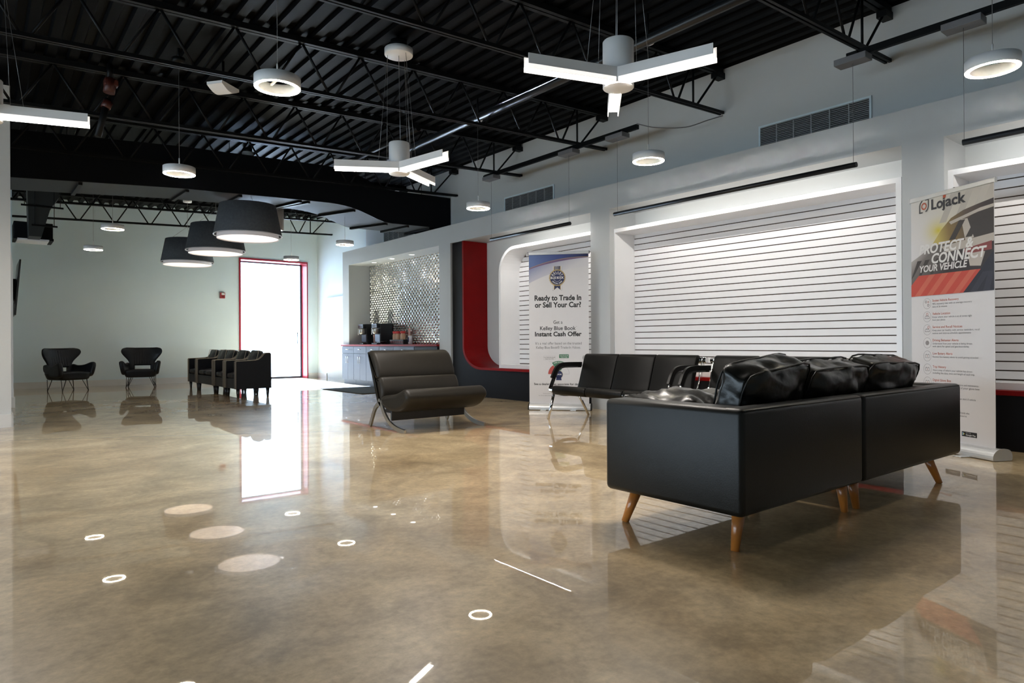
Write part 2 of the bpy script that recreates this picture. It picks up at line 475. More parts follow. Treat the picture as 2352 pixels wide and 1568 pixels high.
# ------------------------------------------------------------------ display boxes with slat wall
def display_box(y0, y1, z0, z1, label, rad=0.0):
    t = thing('display_niche', label, 'display niche', (7.39, (y0 + y1) / 2, .515), 0, 'white slat display niches')
    ym = (y0 + y1) / 2
    t0 = .05
    def outline(y0, y1, z0, z1, rad):
        # far (high y) upper corner rounded
        p = [(y0, z0), (y1, z0)]
        if rad > 0:
            for i in range(11):
                a = PI / 2 * i / 10
                p.append((y1 - rad + rad * math.cos(a), z1 - rad + rad * math.sin(a)))
        else: p.append((y1, z1))
        p.append((y0, z1)); return p
    o = outline(y0, y1, z0, z1, rad); i_ = outline(y0 + t0, y1 - t0, z0 + t0 + .01, z1 - t0, max(rad - t0, 0))
    fr = MB()
    k = len(o)
    for j in range(k):
        a, b_, c_, d = o[j], o[(j + 1) % k], i_[(j + 1) % k], i_[j]
        fr.prism([(q[0] - ym, q[1] - .515) for q in (a, b_, c_, d)], 'x', 6.95 - 7.39, 7.385 - 7.39)
    fr.build('frame', trim_m, t)
    bk = MB(); bk.prism([(q[0] - ym, q[1] - .515) for q in i_], 'x', -.022, -.006); bk.build('groove_backing', groove_m, t)
    sl = MB()
    z = 2.42 + .0834 * 3
    ye0, ye1, ze0, ze1 = y0 + t0, y1 - t0, z0 + t0 + .01, z1 - t0
    while z > ze0:
        a, b_ = max(z - .0834 + .006, ze0), min(z - .006, ze1)
        if b_ - a > .004:
            ya = ye1
            if rad > 0:
                rr = rad - t0; zm = (a + b_) / 2 - (ze1 - rr)
                if zm > 0: ya = ye1 - rr + math.sqrt(max(rr * rr - zm * zm, 0))
            sl.box((-.034, ye0 - ym, a - .515), (-.020, ya - ym, b_ - .515))
        z -= .0834
    sl.build('slats', slat_m, t)
    return t
display_box(6.58, 9.03, .517, 2.555, 'white round-cornered slat wall niche behind the roll-up banner with the blue badge', .42)
display_box(2.665, 6.42, .517, 2.525, 'wide white slat wall niche behind the chrome waiting bench')
display_box(-1.6, 2.275, .517, 2.505, 'white slat wall niche at the right edge, behind the banner with the blurred car')

# ------------------------------------------------------------------ coffee bar
# hexagonal metal tile
t = thing('metal_tile_backsplash', 'shiny silver hexagon tile wall above the coffee counter', 'tile wall', (7.395, 12.75, .93))
hb = MB()
cw, ch = .118, .056
row = 0; z = .93
while z < 2.80:
    y = 10.78 + (cw / 2 if row % 2 else 0)
    while y < 14.71:
        cy, cz = y - 12.75, z - .93 + ch * .5
        tilt = random.uniform(-.0018, .0018); tz = random.uniform(-.0012, .0012)
        hx = [(-cw * .48, 0), (-cw * .24, -ch * .62), (cw * .24, -ch * .62), (cw * .48, 0), (cw * .24, ch * .62), (-cw * .24, ch * .62)]
        ok = cz + ch * .62 < 1.87 and cz - ch * .62 > -.005 and cy + cw * .48 < 1.965 and cy - cw * .48 > -1.97
        hx = [(a, max(min(b_, 1.868 - cz), -.004 - cz)) for a, b_ in hx]
        hx = [(max(min(a, 1.965 - cy), -1.97 - cy), b_) for a, b_ in hx]
        O = [hb.bm.verts.new((0, cy + a, cz + b_)) for a, b_ in hx]
        I = [hb.bm.verts.new((-.016 + tilt * a / cw * 2 + tz * b_ / ch * 2, cy + a * .62, cz + b_ * .62)) for a, b_ in hx]
        try:
            hb.bm.faces.new(I)
            for q in range(6): hb.bm.faces.new([O[q], O[(q + 1) % 6], I[(q + 1) % 6], I[q]])
        except ValueError: pass
        y += cw
    z += ch * .94; row += 1
hb.build('hexagon_tiles', tile_m, t)
gb = MB(); gb.box((.0015, -1.975, 0), (.004, 1.965, 1.868)); gb.build('grout_backing', mat('grey_grout', (.12, .12, .12), .7), t)

# cabinets
CZ = .885
def cabinet(y0, y1, label, dark=False):
    m = blkpan_m if dark else cab_m
    t = thing('base_cabinet', label, 'cabinet', (7.10, (y0 + y1) / 2, 0), 0, 'base cabinets under the coffee counter')
    h = (y1 - y0) / 2
    b = MB(); b.box((-.255, -h + .002, .1), (.295, h - .002, CZ)); b.box((-.22, -h + .002, 0), (.29, h - .002, .1)); b.build('body', m, t)
    if dark:
        d = MB(); d.box((-.275, -h + .006, .11), (-.256, h - .006, CZ - .01), .002); d.build('front_panel', m, t)
        return t
    d = MB(); d.box((-.275, -h + .004, .72), (-.256, h - .004, CZ - .012), .002); dr = d.build('drawer', m, t)
    k = MB(); k.tube([(-.275, -.05, .81), (-.30, -.05, .81), (-.30, .05, .81), (-.275, .05, .81)], .006, 8); k.build('handle', chrome_m, dr)
    for s in (-1, 1):
        d = MB(); d.box((-.275, min(0, s * (h - .004)) + (.002 if s > 0 else 0), .11), (-.256, max(0, s * (h - .004)) - (.002 if s < 0 else 0), .712), .002)
        do = d.build('door', m, t)
        k = MB(); yy = s * .045
        k.tube([(-.275, yy, .64), (-.302, yy, .64), (-.302, yy, .50), (-.275, yy, .50)], .006, 8); k.build('handle', chrome_m, do)
    return t
names = ['grey drawer cabinet at the left end of the coffee counter', 'grey drawer cabinet second from the left under the coffee machines', 'grey drawer cabinet partly hidden behind the lounge chair back', 'grey drawer cabinet under the jars on the coffee counter']
ys = [15.04, 14.41, 13.78, 13.15, 12.52]
for i in range(4): cabinet(ys[i + 1], ys[i], names[i])
cabinet(11.66, 12.515, 'plain grey cabinet under the counter next to the dark panel'); cabinet(10.79, 11.655, 'black cabinet panel at the right end of the coffee counter', True)
ct = MB(); ct.box((6.80, 10.775, CZ + .001), (7.398, 15.06, .924), .003)
prop(ct.build('countertop', red_m), 'long red laminate countertop of the coffee bar', 'countertop')

# downlights in the coffee bar soffit
for i, y in enumerate((13.9, 13.05, 12.2)):
    t = thing('recessed_downlight', ['round recessed downlight over the coffee machines, farthest of three', 'round recessed downlight in the middle of the coffee bar soffit', 'round recessed downlight nearest the camera in the coffee bar soffit'][i], 'downlight', (7.10, y, 2.80), 0, 'downlights over the coffee bar')
    a = MB(); a.lathe([(.075, 0), (.075, -.006), (.055, -.006), (.055, 0)], n=24); a.build('trim_ring', satin_m, t)
    a = MB(); a.lathe([(0, -.002), (.054, -.002)], n=24); a.build('lens', spotlit_m, t)

# coffee machines
def coffee_machine(y0, y1, label):
    t = thing('coffee_machine', label, 'coffee machine', (7.17, (y0 + y1) / 2, .925), 0, 'coffee machines on the red counter')
    h = (y1 - y0) / 2
    b = MB(); b.box((-.10, -h, .0), (.19, h, .472), .008); b.build('body', blackplastic_m, t)
    b = MB(); b.box((-.19, -h + .01, .37), (-.10, h - .01, .465), .006); b.build('head', blackplastic_m, t)
    b = MB(); b.box((-.186, -h + .03, .445), (-.195, h - .03, .46)); b.build('display', panelblue_m, t)
    b = MB(); b.lathe([(.075, .36), (.078, .345), (.070, .25), (.06, .235), (0, .235)], (-.145, 0, 0), 20); hp = b.build('brew_funnel', steelbrew_m, t)
    k = MB(); k.tube([(-.215, 0, .345), (-.25, 0, .36), (-.245, 0, .22)], .009, 8); k.build('funnel_handle', paper_m, hp)
    b = MB(); b.box((-.19, -h + .01, 0), (-.10, h - .01, .03), .005); b.build('drip_tray', blackplastic_m, t)
    b = MB(); b.box((-.112, -h + .03, .06), (-.101, h - .03, .22)); b.build('back_panel', panelblue_m, t)
    b = MB(); b.cyl((-.15, 0, .03), (-.15, 0, .075), .012); b.build('tap', chrome_m, t)
    return t
coffee_machine(13.54, 13.82, 'black coffee brewer nearer the jars on the red counter')
coffee_machine(14.22, 14.50, 'black coffee brewer at the far left end of the red counter')
# vacuum jug between brewers
t = thing('vacuum_jug', 'steel vacuum jug with a yellow top between the two brewers', 'jug', (7.22, 14.04, .925))
a = MB(); a.lathe([(0, 0), (.06, 0), (.062, .02), (.062, .19), (.045, .22), (.03, .23), (0, .23)], n=20); a.build('body', chrome_m, t)
a = MB(); a.lathe([(.03, .23), (.05, .25), (.045, .27), (0, .275)], n=20); a.build('lid', gold_ink, t)
t = thing('cup_stack', 'pink paper cup stack between the two brewers', 'cups', (7.12, 13.91, .925))
a = MB(); a.lathe([(0, 0), (.032, 0), (.042, .22), (.044, .225), (.0, .225)], n=16); a.build('cups', pinkcup_m, t)
# rack with jars
t = thing('condiment_rack', 'black condiment rack with small compartments on the red counter', 'rack', (7.22, 12.93, .925))
a = MB(); a.box((-.09, -.30, 0), (.09, .30, .012)); a.box((-.09, -.30, .012), (-.08, .30, .10)); a.box((.08, -.30, .012), (.09, .30, .10)); a.box((-.08, -.30, .012), (.08, -.29, .10)); a.box((-.08, .29, .012), (.08, .30, .10)); a.build('tray', blackplastic_m, t)
a = MB()
for k in range(6): a.box((-.094, -.27 + k * .092, .025), (-.0905, -.20 + k * .092, .075))
a.build('label_holders', mat('dark_red_tags', (.12, .02, .025), .5), t)
a = MB(); a.box((-.08, -.29, .085), (.08, .29, .095)); a.build('shelf', blackplastic_m, t)
for i, y in enumerate((13.15, 13.02, 12.80)):
    t = thing('jar', ['red lidded jar nearest the black brewer', 'red lidded jar in the middle of three on the rack', 'red lidded jar standing apart on the rack, nearest the camera'][i], 'jar', (7.22, y, 1.021), 0, 'jars with red lids on the counter')
    a = MB(); a.lathe([(0, 0), (.052, 0), (.055, .02), (.055, .11), (.045, .135), (.045, .14), (0, .14)], n=20); a.build('body', jar_m, t)
    a = MB(); a.lathe([(.052, .14), (.055, .145), (.055, .185), (.05, .19), (0, .19)], n=20); a.build('lid', redlid_m, t)
t = thing('paper_canister', 'white canister with blue print at the end of the counter rack', 'canister', (7.24, 12.52, .925))
a = MB(); a.lathe([(0, 0), (.045, 0), (.045, .17), (.040, .185), (0, .185)], n=20); a.build('body', paper_m, t)
a = MB(); a.box((-.047, -.02, .05), (-.0455, .02, .15)); a.build('printed_label', navy_ink, t)
t = thing('counter_sign', 'small pale sign card standing behind the jars', 'sign', (7.33, 12.72, .925))
a = MB(); a.box((-.004, -.04, 0), (.004, .04, .34)); a.build('card', pinkcup_m, t)
t = thing('glass_bowl', 'small dark glass bowl beside the brewer on the counter', 'bowl', (7.05, 13.40, .925))
a = MB(); a.lathe([(0, 0), (.035, 0), (.075, .05), (.08, .075), (.072, .075), (.065, .05), (0, .015)], n=20); a.build('bowl', blackplastic_m, t)

m_ = MB(); m_.box((5.60, 11.5, .001), (6.72, 13.42, .012), .004)
prop(m_.build('floor_mat', mat_m), 'dark rectangular floor mat in front of the coffee bar', 'mat')

# ------------------------------------------------------------------ door
d = MB()
fw, dp = .045, .42
d.box((DX0, YB - .02, 0), (DX0 + fw, YB + dp, DZ)); d.box((DX1 - .03, YB - .02, 0), (DX1, YB + dp, DZ)); d.box((DX0 + fw, YB - .02, DZ - fw), (DX1 - .03, YB + dp, DZ))
door = struct('door_1', d, doorred_m)
p = MB(); p.box((DX0 + fw, YB + .36, 0), (DX1 - .03, YB + .40, .05)); p.box((DX1 - .07, YB + .36, .05), (DX1 - .03, YB + .40, DZ - fw)); p.box((DX0 + fw, YB + .36, .05), (DX0 + fw + .04, YB + .40, DZ - fw)); p.box((DX0 + fw, YB + .36, DZ - fw - .03), (DX1 - .03, YB + .40, DZ - fw))
p.build('door_rails', mat('dark_door_rail', (.05, .06, .09), .4), door)
gm = bpy.data.materials.new('clear_glass'); gm.use_nodes = True
nt = gm.node_tree; nt.nodes.remove(nt.nodes['Principled BSDF'])
tr = nt.nodes.new('ShaderNodeBsdfTransparent'); gl = nt.nodes.new('ShaderNodeBsdfGlossy'); gl.inputs['Roughness'].default_value = .02
fz = nt.nodes.new('ShaderNodeFresnel'); fz.inputs['IOR'].default_value = 1.45
ms = nt.nodes.new('ShaderNodeMixShader'); tr.inputs['Color'].default_value = (.93, .97, 1, 1)
nt.links.new(fz.outputs[0], ms.inputs[0]); nt.links.new(tr.outputs[0], ms.inputs[1]); nt.links.new(gl.outputs[0], ms.inputs[2])
nt.links.new(ms.outputs[0], nt.nodes['Material Output'].inputs['Surface'])
p = MB(); p.box((DX0 + fw + .04, YB + .378, .05), (DX1 - .07, YB + .382, DZ - fw - .03)); p.build('glass', gm, door)
hd = MB(); hd.tube([(DX1 - .16, YB + .375, .95), (DX1 - .16, YB + .33, .95), (DX1 - .16, YB + .33, 1.25), (DX1 - .16, YB + .375, 1.25)], .012); hd.build('door_handle', steel_m, door)

# fire alarm
t = thing('wall_mounted_fire_alarm', 'red fire alarm strobe on the back wall left of the door', 'fire alarm', (4.876, YB, 2.187))
a = MB(); a.box((-.06, -.05, -.075), (.06, 0, .075), .008); a.build('housing', alarm_m, t)
a = MB(); a.box((-.03, -.062, .012), (.045, -.0505, .062), .004); a.build('strobe_lens', white_ink, t)
a = MB(); a.box((-.025, -.054, -.045), (.04, -.0505, -.005), .002); a.box((-.015, -.053, -.066), (.03, -.0505, -.058)); a.build('pull_grille', mat('dark_alarm_red', (.16, .01, .012), .4), t)
# ------------------------------------------------------------------ roof joists
def joist(y, label, x0=XL):
    t = thing('roof_joist', label, 'joist', (0, y, 3.55), 0, 'open web steel joists under the roof deck')
    zb = lambda x: 3.83 + (x - 7.4) * .0407 - 3.55
    zt = lambda x: zc(x) - 3.55 - .004
    a = MB()
    for s in (-.03, .03):
        a.prism([(x0, zt(x0) - .06), (XR - .04, zt(XR) - .06), (XR - .04, zt(XR)), (x0, zt(x0))], 'y', s - .022, s + .022)
    a.prism([(XR - .16, zt(XR) - .13), (XR - .002, zt(XR) - .13), (XR - .002, zt(XR) - .055), (XR - .16, zt(XR) - .055)], 'y', -.05, .05)
    a.build('top_chord', steel_m, t)
    a = MB()
    for s in (-.022, .022):
        a.prism([(x0, zb(x0)), (XR - .004, zb(XR)), (XR - .004, zb(XR) + .036), (x0, zb(x0) + .036)], 'y', s - .013, s + .013)
    a.build('bottom_chord', steel_m, t)
    a = MB()
    r = .014
    # end diagonal and vertical by the wall
    a.cyl((6.86, 0, zb(6.86) + .02), (7.30, 0, zt(7.3) - .08), r, n=6)
    a.cyl((6.80, 0, zb(6.8) + .02), (6.80, 0, zt(6.8) - .04), r, n=6)
    xb = 6.47
    while xb > x0 + .7:
        for s in (-1, 1):
            xt = xb + s * (.30 if xb > 6.4 else .34)
            a.cyl((xb + s * .03, 0, zb(xb) + .02), (xt, 0, zt(xt) - .04), r, n=6)
        xb -= .683
    a.build('web', steel_m, t)
    return t
jl = ['black open web joist nearest the camera, at the top edge of the photo', 'black open web joist over the wide slat niche, carrying the nearest grey box',
      'black open web joist second nearest along the right wall, near the white three-arm pendant', 'black open web joist whose end meets the middle of the hanging rail',
      'black open web joist with a grey driver box at the far end of the rail', 'black open web joist just in front of the wavy black ceiling fascia', 'black open web joist hidden behind the wavy ceiling panel',
      'black open web joist between the wavy ceiling panel and the back wall', 'black open web joist crossing in front of the back wall over the wing chairs']
for y, l in zip((.98, 2.955, 4.94, 6.95, 8.95, 10.94, 12.92, 14.9, 16.89), jl): joist(y, l)

# ------------------------------------------------------------------ wavy ceiling cloud
near = [(-3.0, 3.13), (.34, 3.20), (1.28, 3.265), (2.46, 3.345), (3.95, 3.398), (4.556, 3.417), (4.84, 3.425), (5.0, 3.421), (5.136, 3.41), (5.30, 3.385), (5.435, 3.352), (5.60, 3.30), (5.75, 3.25), (5.904, 3.207), (6.067, 3.194), (6.551, 3.205), (6.86, 3.213), (7.38, 3.22)]
ff = MB()
th = lambda x: .645 - max(0, min(1, (x - 4.9) / 1.0)) * .03
for a, b_ in zip(near, near[1:]):
    ff.prism([a, b_, (b_[0], b_[1] + th(b_[0])), (a[0], a[1] + th(a[0]))], 'y', 11.16, 11.185)
t = thing('ceiling_cloud', 'wavy suspended ceiling panel with a deep black fascia', 'ceiling panel', (0, 0, 0))
ff.build('fascia', duct_m, t)
far = [(x - (.28 if 4.5 < x < 6.3 else 0) if True else x, z + .02) for x, z in near]
cl = MB()
def cloudp(u, v, top=0):
    k = u * (len(near) - 1); i = min(int(k), len(near) - 2); q = k - i
    N_ = Vector(near[i]).lerp(Vector(near[i + 1]), q); F_ = Vector(far[i]).lerp(Vector(far[i + 1]), q)
    p = N_.lerp(F_, v)
    return (p.x, 11.186 + v * 1.02, p.y + .003 + top)
cl.grid(lambda u, v: cloudp(u, v), 34, 2); cl.grid(lambda u, v: cloudp(u, v, .05), 34, 2)
cl.build('underside_panel', cloud_m, t)
for xx in (1.15, 2.55, 3.35, 4.35, 4.50, 5.35, 6.0, 6.45, 6.95):
    u = None
    for i in range(len(near) - 1):
        if near[i][0] <= xx <= near[i + 1][0]: u = (i + (xx - near[i][0]) / (near[i + 1][0] - near[i][0])) / (len(near) - 1)
    p0, p1 = Vector(cloudp(u, .03)), Vector(cloudp(u, .99))
    st = MB(); st.tube([p0 - Vector((0, 0, .02)), p1 - Vector((0, 0, .02))], .02, flat=(.05, .04, (0, 0, 1)))
    st.build('joint_bar', steel_m, t)
# hangers
hg = MB()
for xx in (1.0, 3.2, 5.6, 6.8):
    for yy in (11.3, 12.1):
        hg.cyl((xx, yy, 3.42 if xx < 5 else 3.3), (xx, yy, zc(xx)), .005, n=6)
hg.build('hanger_rods', steel_m, t)

def smooth_path3(pts, n=5):
    P = [Vector(p) for p in pts]; P = [P[0] * 2 - P[1]] + P + [P[-1] * 2 - P[-2]]
    out = []
    for i in range(1, len(P) - 2):
        p0, p1, p2, p3 = P[i - 1:i + 3]
        for j in range(n):
            t = j / n
            out.append(.5 * ((2 * p1) + (-p0 + p2) * t + (2 * p0 - 5 * p1 + 4 * p2 - p3) * t * t + (-p0 + 3 * p1 - 3 * p2 + p3) * t ** 3))
    return out + [P[-2]]
# ------------------------------------------------------------------ pipes, rail and vents
def simple(name, mb, m, label, cat, group=None):
    return prop(mb.build(name, m), label, cat, group)
a = MB(); a.cyl((5.22, 1.0, 3.95), (5.22, 11.0, 3.95), .05, n=16)
simple('sprinkler_pipe', a, mat('dark_glossy_pipe', (.008, .009, .010), .38), 'long dark round pipe running through the joists toward the fascia', 'pipe', 'pipes under the roof')
a = MB(); a.cyl((4.95, 8.3, 4.03), (4.95, 10.9, 4.03), .04, n=16)
simple('sprinkler_pipe', a, steel_m, 'short dark pipe left of the long one, above the middle three-arm pendant', 'pipe', 'pipes under the roof')
t = thing('hanging_sprinkler_pipe', 'dark sprinkler pipe with red fittings at the upper left', 'pipe', (1.19, 8.80, 3.30))
a = MB(); a.cyl((-.12, 0, 0), (-.02, 0, .45), .035); a.build('pipe', steel_m, t)
a = MB(); a.cyl((-.045, 0, .34), (-.015, 0, .42), .05); a.cyl((-.01, 0, .52), (.01, 0, .68), .06); a.box((-.06, -.05, .60), (.08, .05, .67), .01); a.build('fittings', rust_m, t)
a = MB(); a.cyl((.0, 0, .68), (.0, 0, .85), .03); a.build('upper_pipe', steel_m, t)

for (y0, y1, l) in ((5.70, 9.05, 'black hanging rail under the joists in front of the far pair of wall vents'), (-1.0, 2.97, 'black hanging rail at the upper right corner of the photo')):
    a = MB(); a.box((6.648, y0, 3.70), (6.692, y1, 3.755)); a.box((6.655, y0 + .02, 3.758), (6.685, y1 - .02, 3.765))
    simple('hanging_rail', a, steel_m, l, 'rail', 'hanging rails under the joists')

a = MB(); a.tube(smooth_path3([(6.67, 5.72, 3.772), (6.80, 5.50, 3.69), (7.0, 5.20, 3.66), (7.2, 5.02, 3.74), (7.36, 4.90, 3.80)]), .007, 6)
simple('loose_cable', a, wire_m, 'loose sagging cable from the end of the hanging rail to the joist end', 'cable')

def vent(y0, y1, label):
    t = thing('wall_vent', label, 'vent', (XR, (y0 + y1) / 2, 3.36), 0, 'louvred vents on the upper right wall')
    h = (y1 - y0) / 2; z0, z1 = -.10, .16
    a = MB(); a.box((-.004, -h, z0), (-.001, h, z1)); a.build('recess', ventdark_m, t)
    a = MB(); w = .022
    a.box((-.02, -h - w, z0 - w), (0, -h, z1 + w)); a.box((-.02, h, z0 - w), (0, h + w, z1 + w)); a.box((-.02, -h, z1), (0, h, z1 + w)); a.box((-.02, -h, z0 - w), (0, h, z0)); a.build('frame', wall_m, t)
    a = MB()
    z = z0 + .008
    while z < z1 - .005:
        a.box((-.022, -h, z), (-.006, h, z + .006)); z += .020
    a.build('louvres', vent_m, t)
    for k in range(1, 6):
        a = MB(); a.box((-.024, -h + k * 2 * h / 6 - .005, z0), (-.006, -h + k * 2 * h / 6 + .005, z1)); a.build('mullion', vent_m, t)
vent(3.14, 4.40, 'louvred air vent high on the right wall, nearest the camera')
vent(8.12, 9.39, 'louvred air vent high on the right wall, in the middle of the three')
vent(12.6, 13.96, 'louvred air vent above the coffee bar, just under the wavy ceiling panel')

# ------------------------------------------------------------------ ring pendants
def down(o):
    for p in o.data.polygons:
        if p.normal.z > 0: p.flip()
    o.data.update()
    return o
def ring(x, y, label):
    t = thing('ring_pendant', label, 'pendant light', (x, y, 2.80), 0, 'ring pendants in two rows')
    R, w, h = .162, .032, .075
    a = MB(); a.lathe([(R - w, .004), (R - w, h), (R, h), (R, 0.004), (R - .003, .0), (R - w + .003, 0), (R - w, .004)], n=48); a.build('ring_housing', fixt_m, t)
    a = MB(); a.lathe([(R - w + .003, -.002), (R - .003, -.002)], n=32); down(a.build('diffuser', ringlit_m, t))
    a = MB(); a.box((-.008, -R + w, h - .02), (.008, R - w, h - .008)); a.build('crossbar', fixt_m, t)
    a = MB(); a.cyl((0, 0, h - .01), (0, 0, h + .10), .006, n=8); a.build('stem', fixt_m, t)
    zt = zc(x) - 2.80
    zq = 1.21
    a = MB(); a.cyl((0, 0, h + .10), (0, 0, zq), .0022, n=5); a.build('cable', wire_m, t)
    a = MB(); a.lathe([(0, zq), (.065, zq), (.066, zq + .05), (0, zq + .05)], n=24); a.build('canopy', fixt_m if x > 4 else steel_m, t)
    a = MB(); a.cyl((0, 0, zq + .05), (0, 0, zt), .014, n=8); a.build('canopy_stem', steel_m, t)
    return t
for x, y, l in ((1.70, 4.82, 'big white ring pendant upper left of centre, nearest in its row'), (1.72, 7.92, 'white ring pendant left of centre against the black fascia'),
                (1.70, 12.35, 'white ring pendant hanging in front of the left end of the far joist'), (1.77, 15.25, 'small white ring pendant farthest left, in front of the back wall'),
                (5.42, 14.55, 'white ring pendant hanging in front of the top of the bright door'), (5.40, 11.75, 'white ring pendant between the bright door and the coffee bar frame'),
                (5.40, 7.47, 'white ring pendant in front of the far wall vent and the black fascia end'), (5.38, 4.46, 'white ring pendant above the wide slat niche, left of its vent'),
                (5.43, 1.50, 'large tilted-looking ring pendant at the right edge near the ceiling')):
    ring(x, y, l)

# ------------------------------------------------------------------ three-arm pendants
def arm_pendant(x, y, angs, label, off):
    t = thing('three_arm_pendant', label, 'pendant light', (x, y, 2.80), 0, 'three-arm star pendants')
    w, h, Ln = .082, .10, .70
    for a_ in angs:
        M = RZ(math.radians(a_))
        b = MB()
        for s in (-1, 1):
            b.box((.0 if s else 0, s * w / 2 - .0035, 0), (Ln, s * w / 2 + .0035, h))
        b.box((0, -w / 2 + .0035, h - .012), (Ln - .07, w / 2 - .0035, h))
        o = b.build('arm', fixt_m, t); o.matrix_local = M
        b = MB()
        for s in (-1, 1): b.box((.03, s * w / 2 - .0037, -.002), (Ln + .001, s * w / 2 + .0037, .030))  # added glowing strips: bloom along the lower edges of the arm
        b.build('bloom_strip', bloom_m, o)
        d = MB(); d.poly([(.02, -w / 2 + .005, .012), (Ln - .07, -w / 2 + .005, .012), (Ln - .07, w / 2 - .005, .012), (.02, w / 2 - .005, .012)]); dd = down(d.build('diffuser', armlit_m, o))
        d = MB(); d.poly([(Ln - .069, -w / 2 + .005, .012), (Ln - .069, w / 2 - .005, .012), (Ln - .069, w / 2 - .005, h - .012), (Ln - .069, -w / 2 + .005, h - .012)]); d.build('end_diffuser', endlit_m, o)
    cx, cy = off
    b = MB(); b.lathe([(0, -.01), (.108, -.01), (.112, -.005), (.112, .325), (.108, .33), (0, .33)], (cx, cy, 0), 36); b.build('hub_cylinder', fixt_m, t)
    zt = zc(x) - 2.80
    b = MB(); b.lathe([(0, zt - .16), (.15, zt - .16), (.153, zt - .155), (.153, zt - .09), (0, zt - .09)], (cx, cy, 0), 36); b.build('canopy', fixt_m, t)
    b = MB(); b.lathe([(0, zt - .09), (.09, zt - .09), (.09, zt), (0, zt)], (cx, cy, 0), 16); b.build('mounting_box', steel_m, t)
    b = MB()
    for a_ in angs:
        for s in (.10, .16):
            px, py = math.cos(math.radians(a_)) * s * 1.5, math.sin(math.radians(a_)) * s * 1.5
            b.cyl((px, py, h), (cx + math.cos(math.radians(a_)) * .12, cy + math.sin(math.radians(a_)) * .12, zt - .155), .0018, n=5)
    b.cyl((cx * .2, cy * .2, h), (cx, cy, zt - .155), .003, n=5)
    b.build('cables', brightwire_m, t)
    return t
def offs(a, d=.075): return (math.cos(math.radians(a)) * d, math.sin(math.radians(a)) * d)
arm_pendant(3.58, 3.25, (162, -72, 45), 'large white three-arm pendant at the top centre, nearest the camera', offs(35))
arm_pendant(3.58, 6.37, (150, -80, 30), 'white three-arm pendant hanging in the middle above the lounge chair', offs(75))
arm_pendant(.075, 6.87, (-17, 103, 223), 'white three-arm pendant cut off by the left edge', offs(100))
t = thing('cylinder_pendant', 'pale cylinder pendant half hidden behind the nearest grey drum shade', 'pendant light', (4.42, 12.6, 3.09))
b = MB(); b.lathe([(.10, 0), (.125, 0), (.125, .40), (.12, .405), (0, .405)], n=36); b.build('cylinder_shade', mat('warm_white_shade', (.42, .40, .39), .5), t)
b = MB(); b.lathe([(0, .01), (.10, .01)], n=36); b.build('diffuser', mat('soft_lit_diffuser', (.8, .8, .8), .5, emit=(1, .95, .9), es=2.5, sampling='NONE'), t)
b = MB(); b.cyl((0, 0, .4), (0, 0, zc(4.42) - 3.09), .004, n=6); b.build('cable', wire_m, t)

# ------------------------------------------------------------------ drum pendants
def drum(x, y, z, label):
    t = thing('drum_pendant', label, 'pendant light', (x, y, z), 0, 'grey felt drum pendants')
    n = 64
    a = MB(); a.lathe([(.455, .05), (.375, .475), (.370, .475), (.449, .052), (.455, .05)], n=n); a.build('felt_shade', felt_m, t)
    a = MB(); a.lathe([(.458, .045), (.458, .056), (.447, .056), (.447, .045), (.458, .045)], n=n); a.build('rim', paper_m, t)
    a = MB(); a.lathe([(.412, 0), (.400, .20), (.396, .20), (.408, 0), (.412, 0)], n=n); a.build('inner_shade', shadein_m, t)
    a = MB(); a.lathe([(0, .012), (.405, .012)], n=24); down(a.build('diffuser', warm_m, t))
    zt = (zc(x) - z) / 1.19
    a = MB()
    for k in range(3):
        q = 2 * PI * k / 3 + .4
        a.cyl((.36 * math.cos(q), .36 * math.sin(q), .47), (0, 0, .72), .002, n=5)
    zq = zt - .115
    a.cyl((0, 0, .72), (0, 0, zq), .003, n=5); a.build('cable', brightwire_m, t)
    a = MB(); a.lathe([(0, zq), (.075, zq), (.078, zq + .05), (0, zq + .05)], n=24); a.build('canopy', fixt_m, t)
    a = MB(); a.lathe([(0, zq + .05), (.06, zq + .05), (.06, zq + .11), (0, zq + .11)], n=12); a.cyl((0, 0, zq + .11), (0, 0, zt), .03); a.build('mounting_box', steel_m, t)
    t.scale = (1.19, 1.19, 1.19)
    return t
drum(3.556, 11.515, 2.71, 'grey felt drum pendant nearest the camera, rightmost and highest of three')
drum(3.642, 13.78, 2.71, 'grey felt drum pendant in the middle of the three')
drum(3.664, 16.12, 2.71, 'grey felt drum pendant farthest back, leftmost and lowest of three')

# ------------------------------------------------------------------ linear wall washers
def washer(y0, y1, label, boxes):
    t = thing('linear_pendant', label, 'linear light', (6.63, (y0 + y1) / 2, 2.65), 0, 'dark linear wall washer tubes')
    h = (y1 - y0) / 2
    a = MB(); a.cyl((0, -h, 0), (0, h, 0), .026, n=16); a.build('tube_housing', tube_m, t)
    a = MB(); qa, qb = math.radians(-51), math.radians(-38); a.poly([(.0272 * math.cos(qa), -h + .05, .0272 * math.sin(qa)), (.0272 * math.cos(qb), -h + .05, .0272 * math.sin(qb)), (.0272 * math.cos(qb), h - .05, .0272 * math.sin(qb)), (.0272 * math.cos(qa), h - .05, .0272 * math.sin(qa))])
    down(a.build('lamp_strip', tubelit_m, t))
    for y in boxes:
        yy = y - (y0 + y1) / 2
        a = MB(); a.box((-.075, yy - .15, .983), (.075, yy + .15, 1.043), .004); a.build('driver_box', boxgrey_m, t)
        a = MB(); a.box((-.03, yy - .05, 1.0451), (.013, yy + .05, 1.09)); a.build('mounting_block', steel_m, t)
        a = MB(); a.cyl((0, yy, .025), (0, yy, .99), .0022, n=5); a.build('cable', wire_m, t)
    return t
washer(6.93, 8.82, 'dark linear light tube hanging over the banner with the blue badge', (6.95, 8.80))
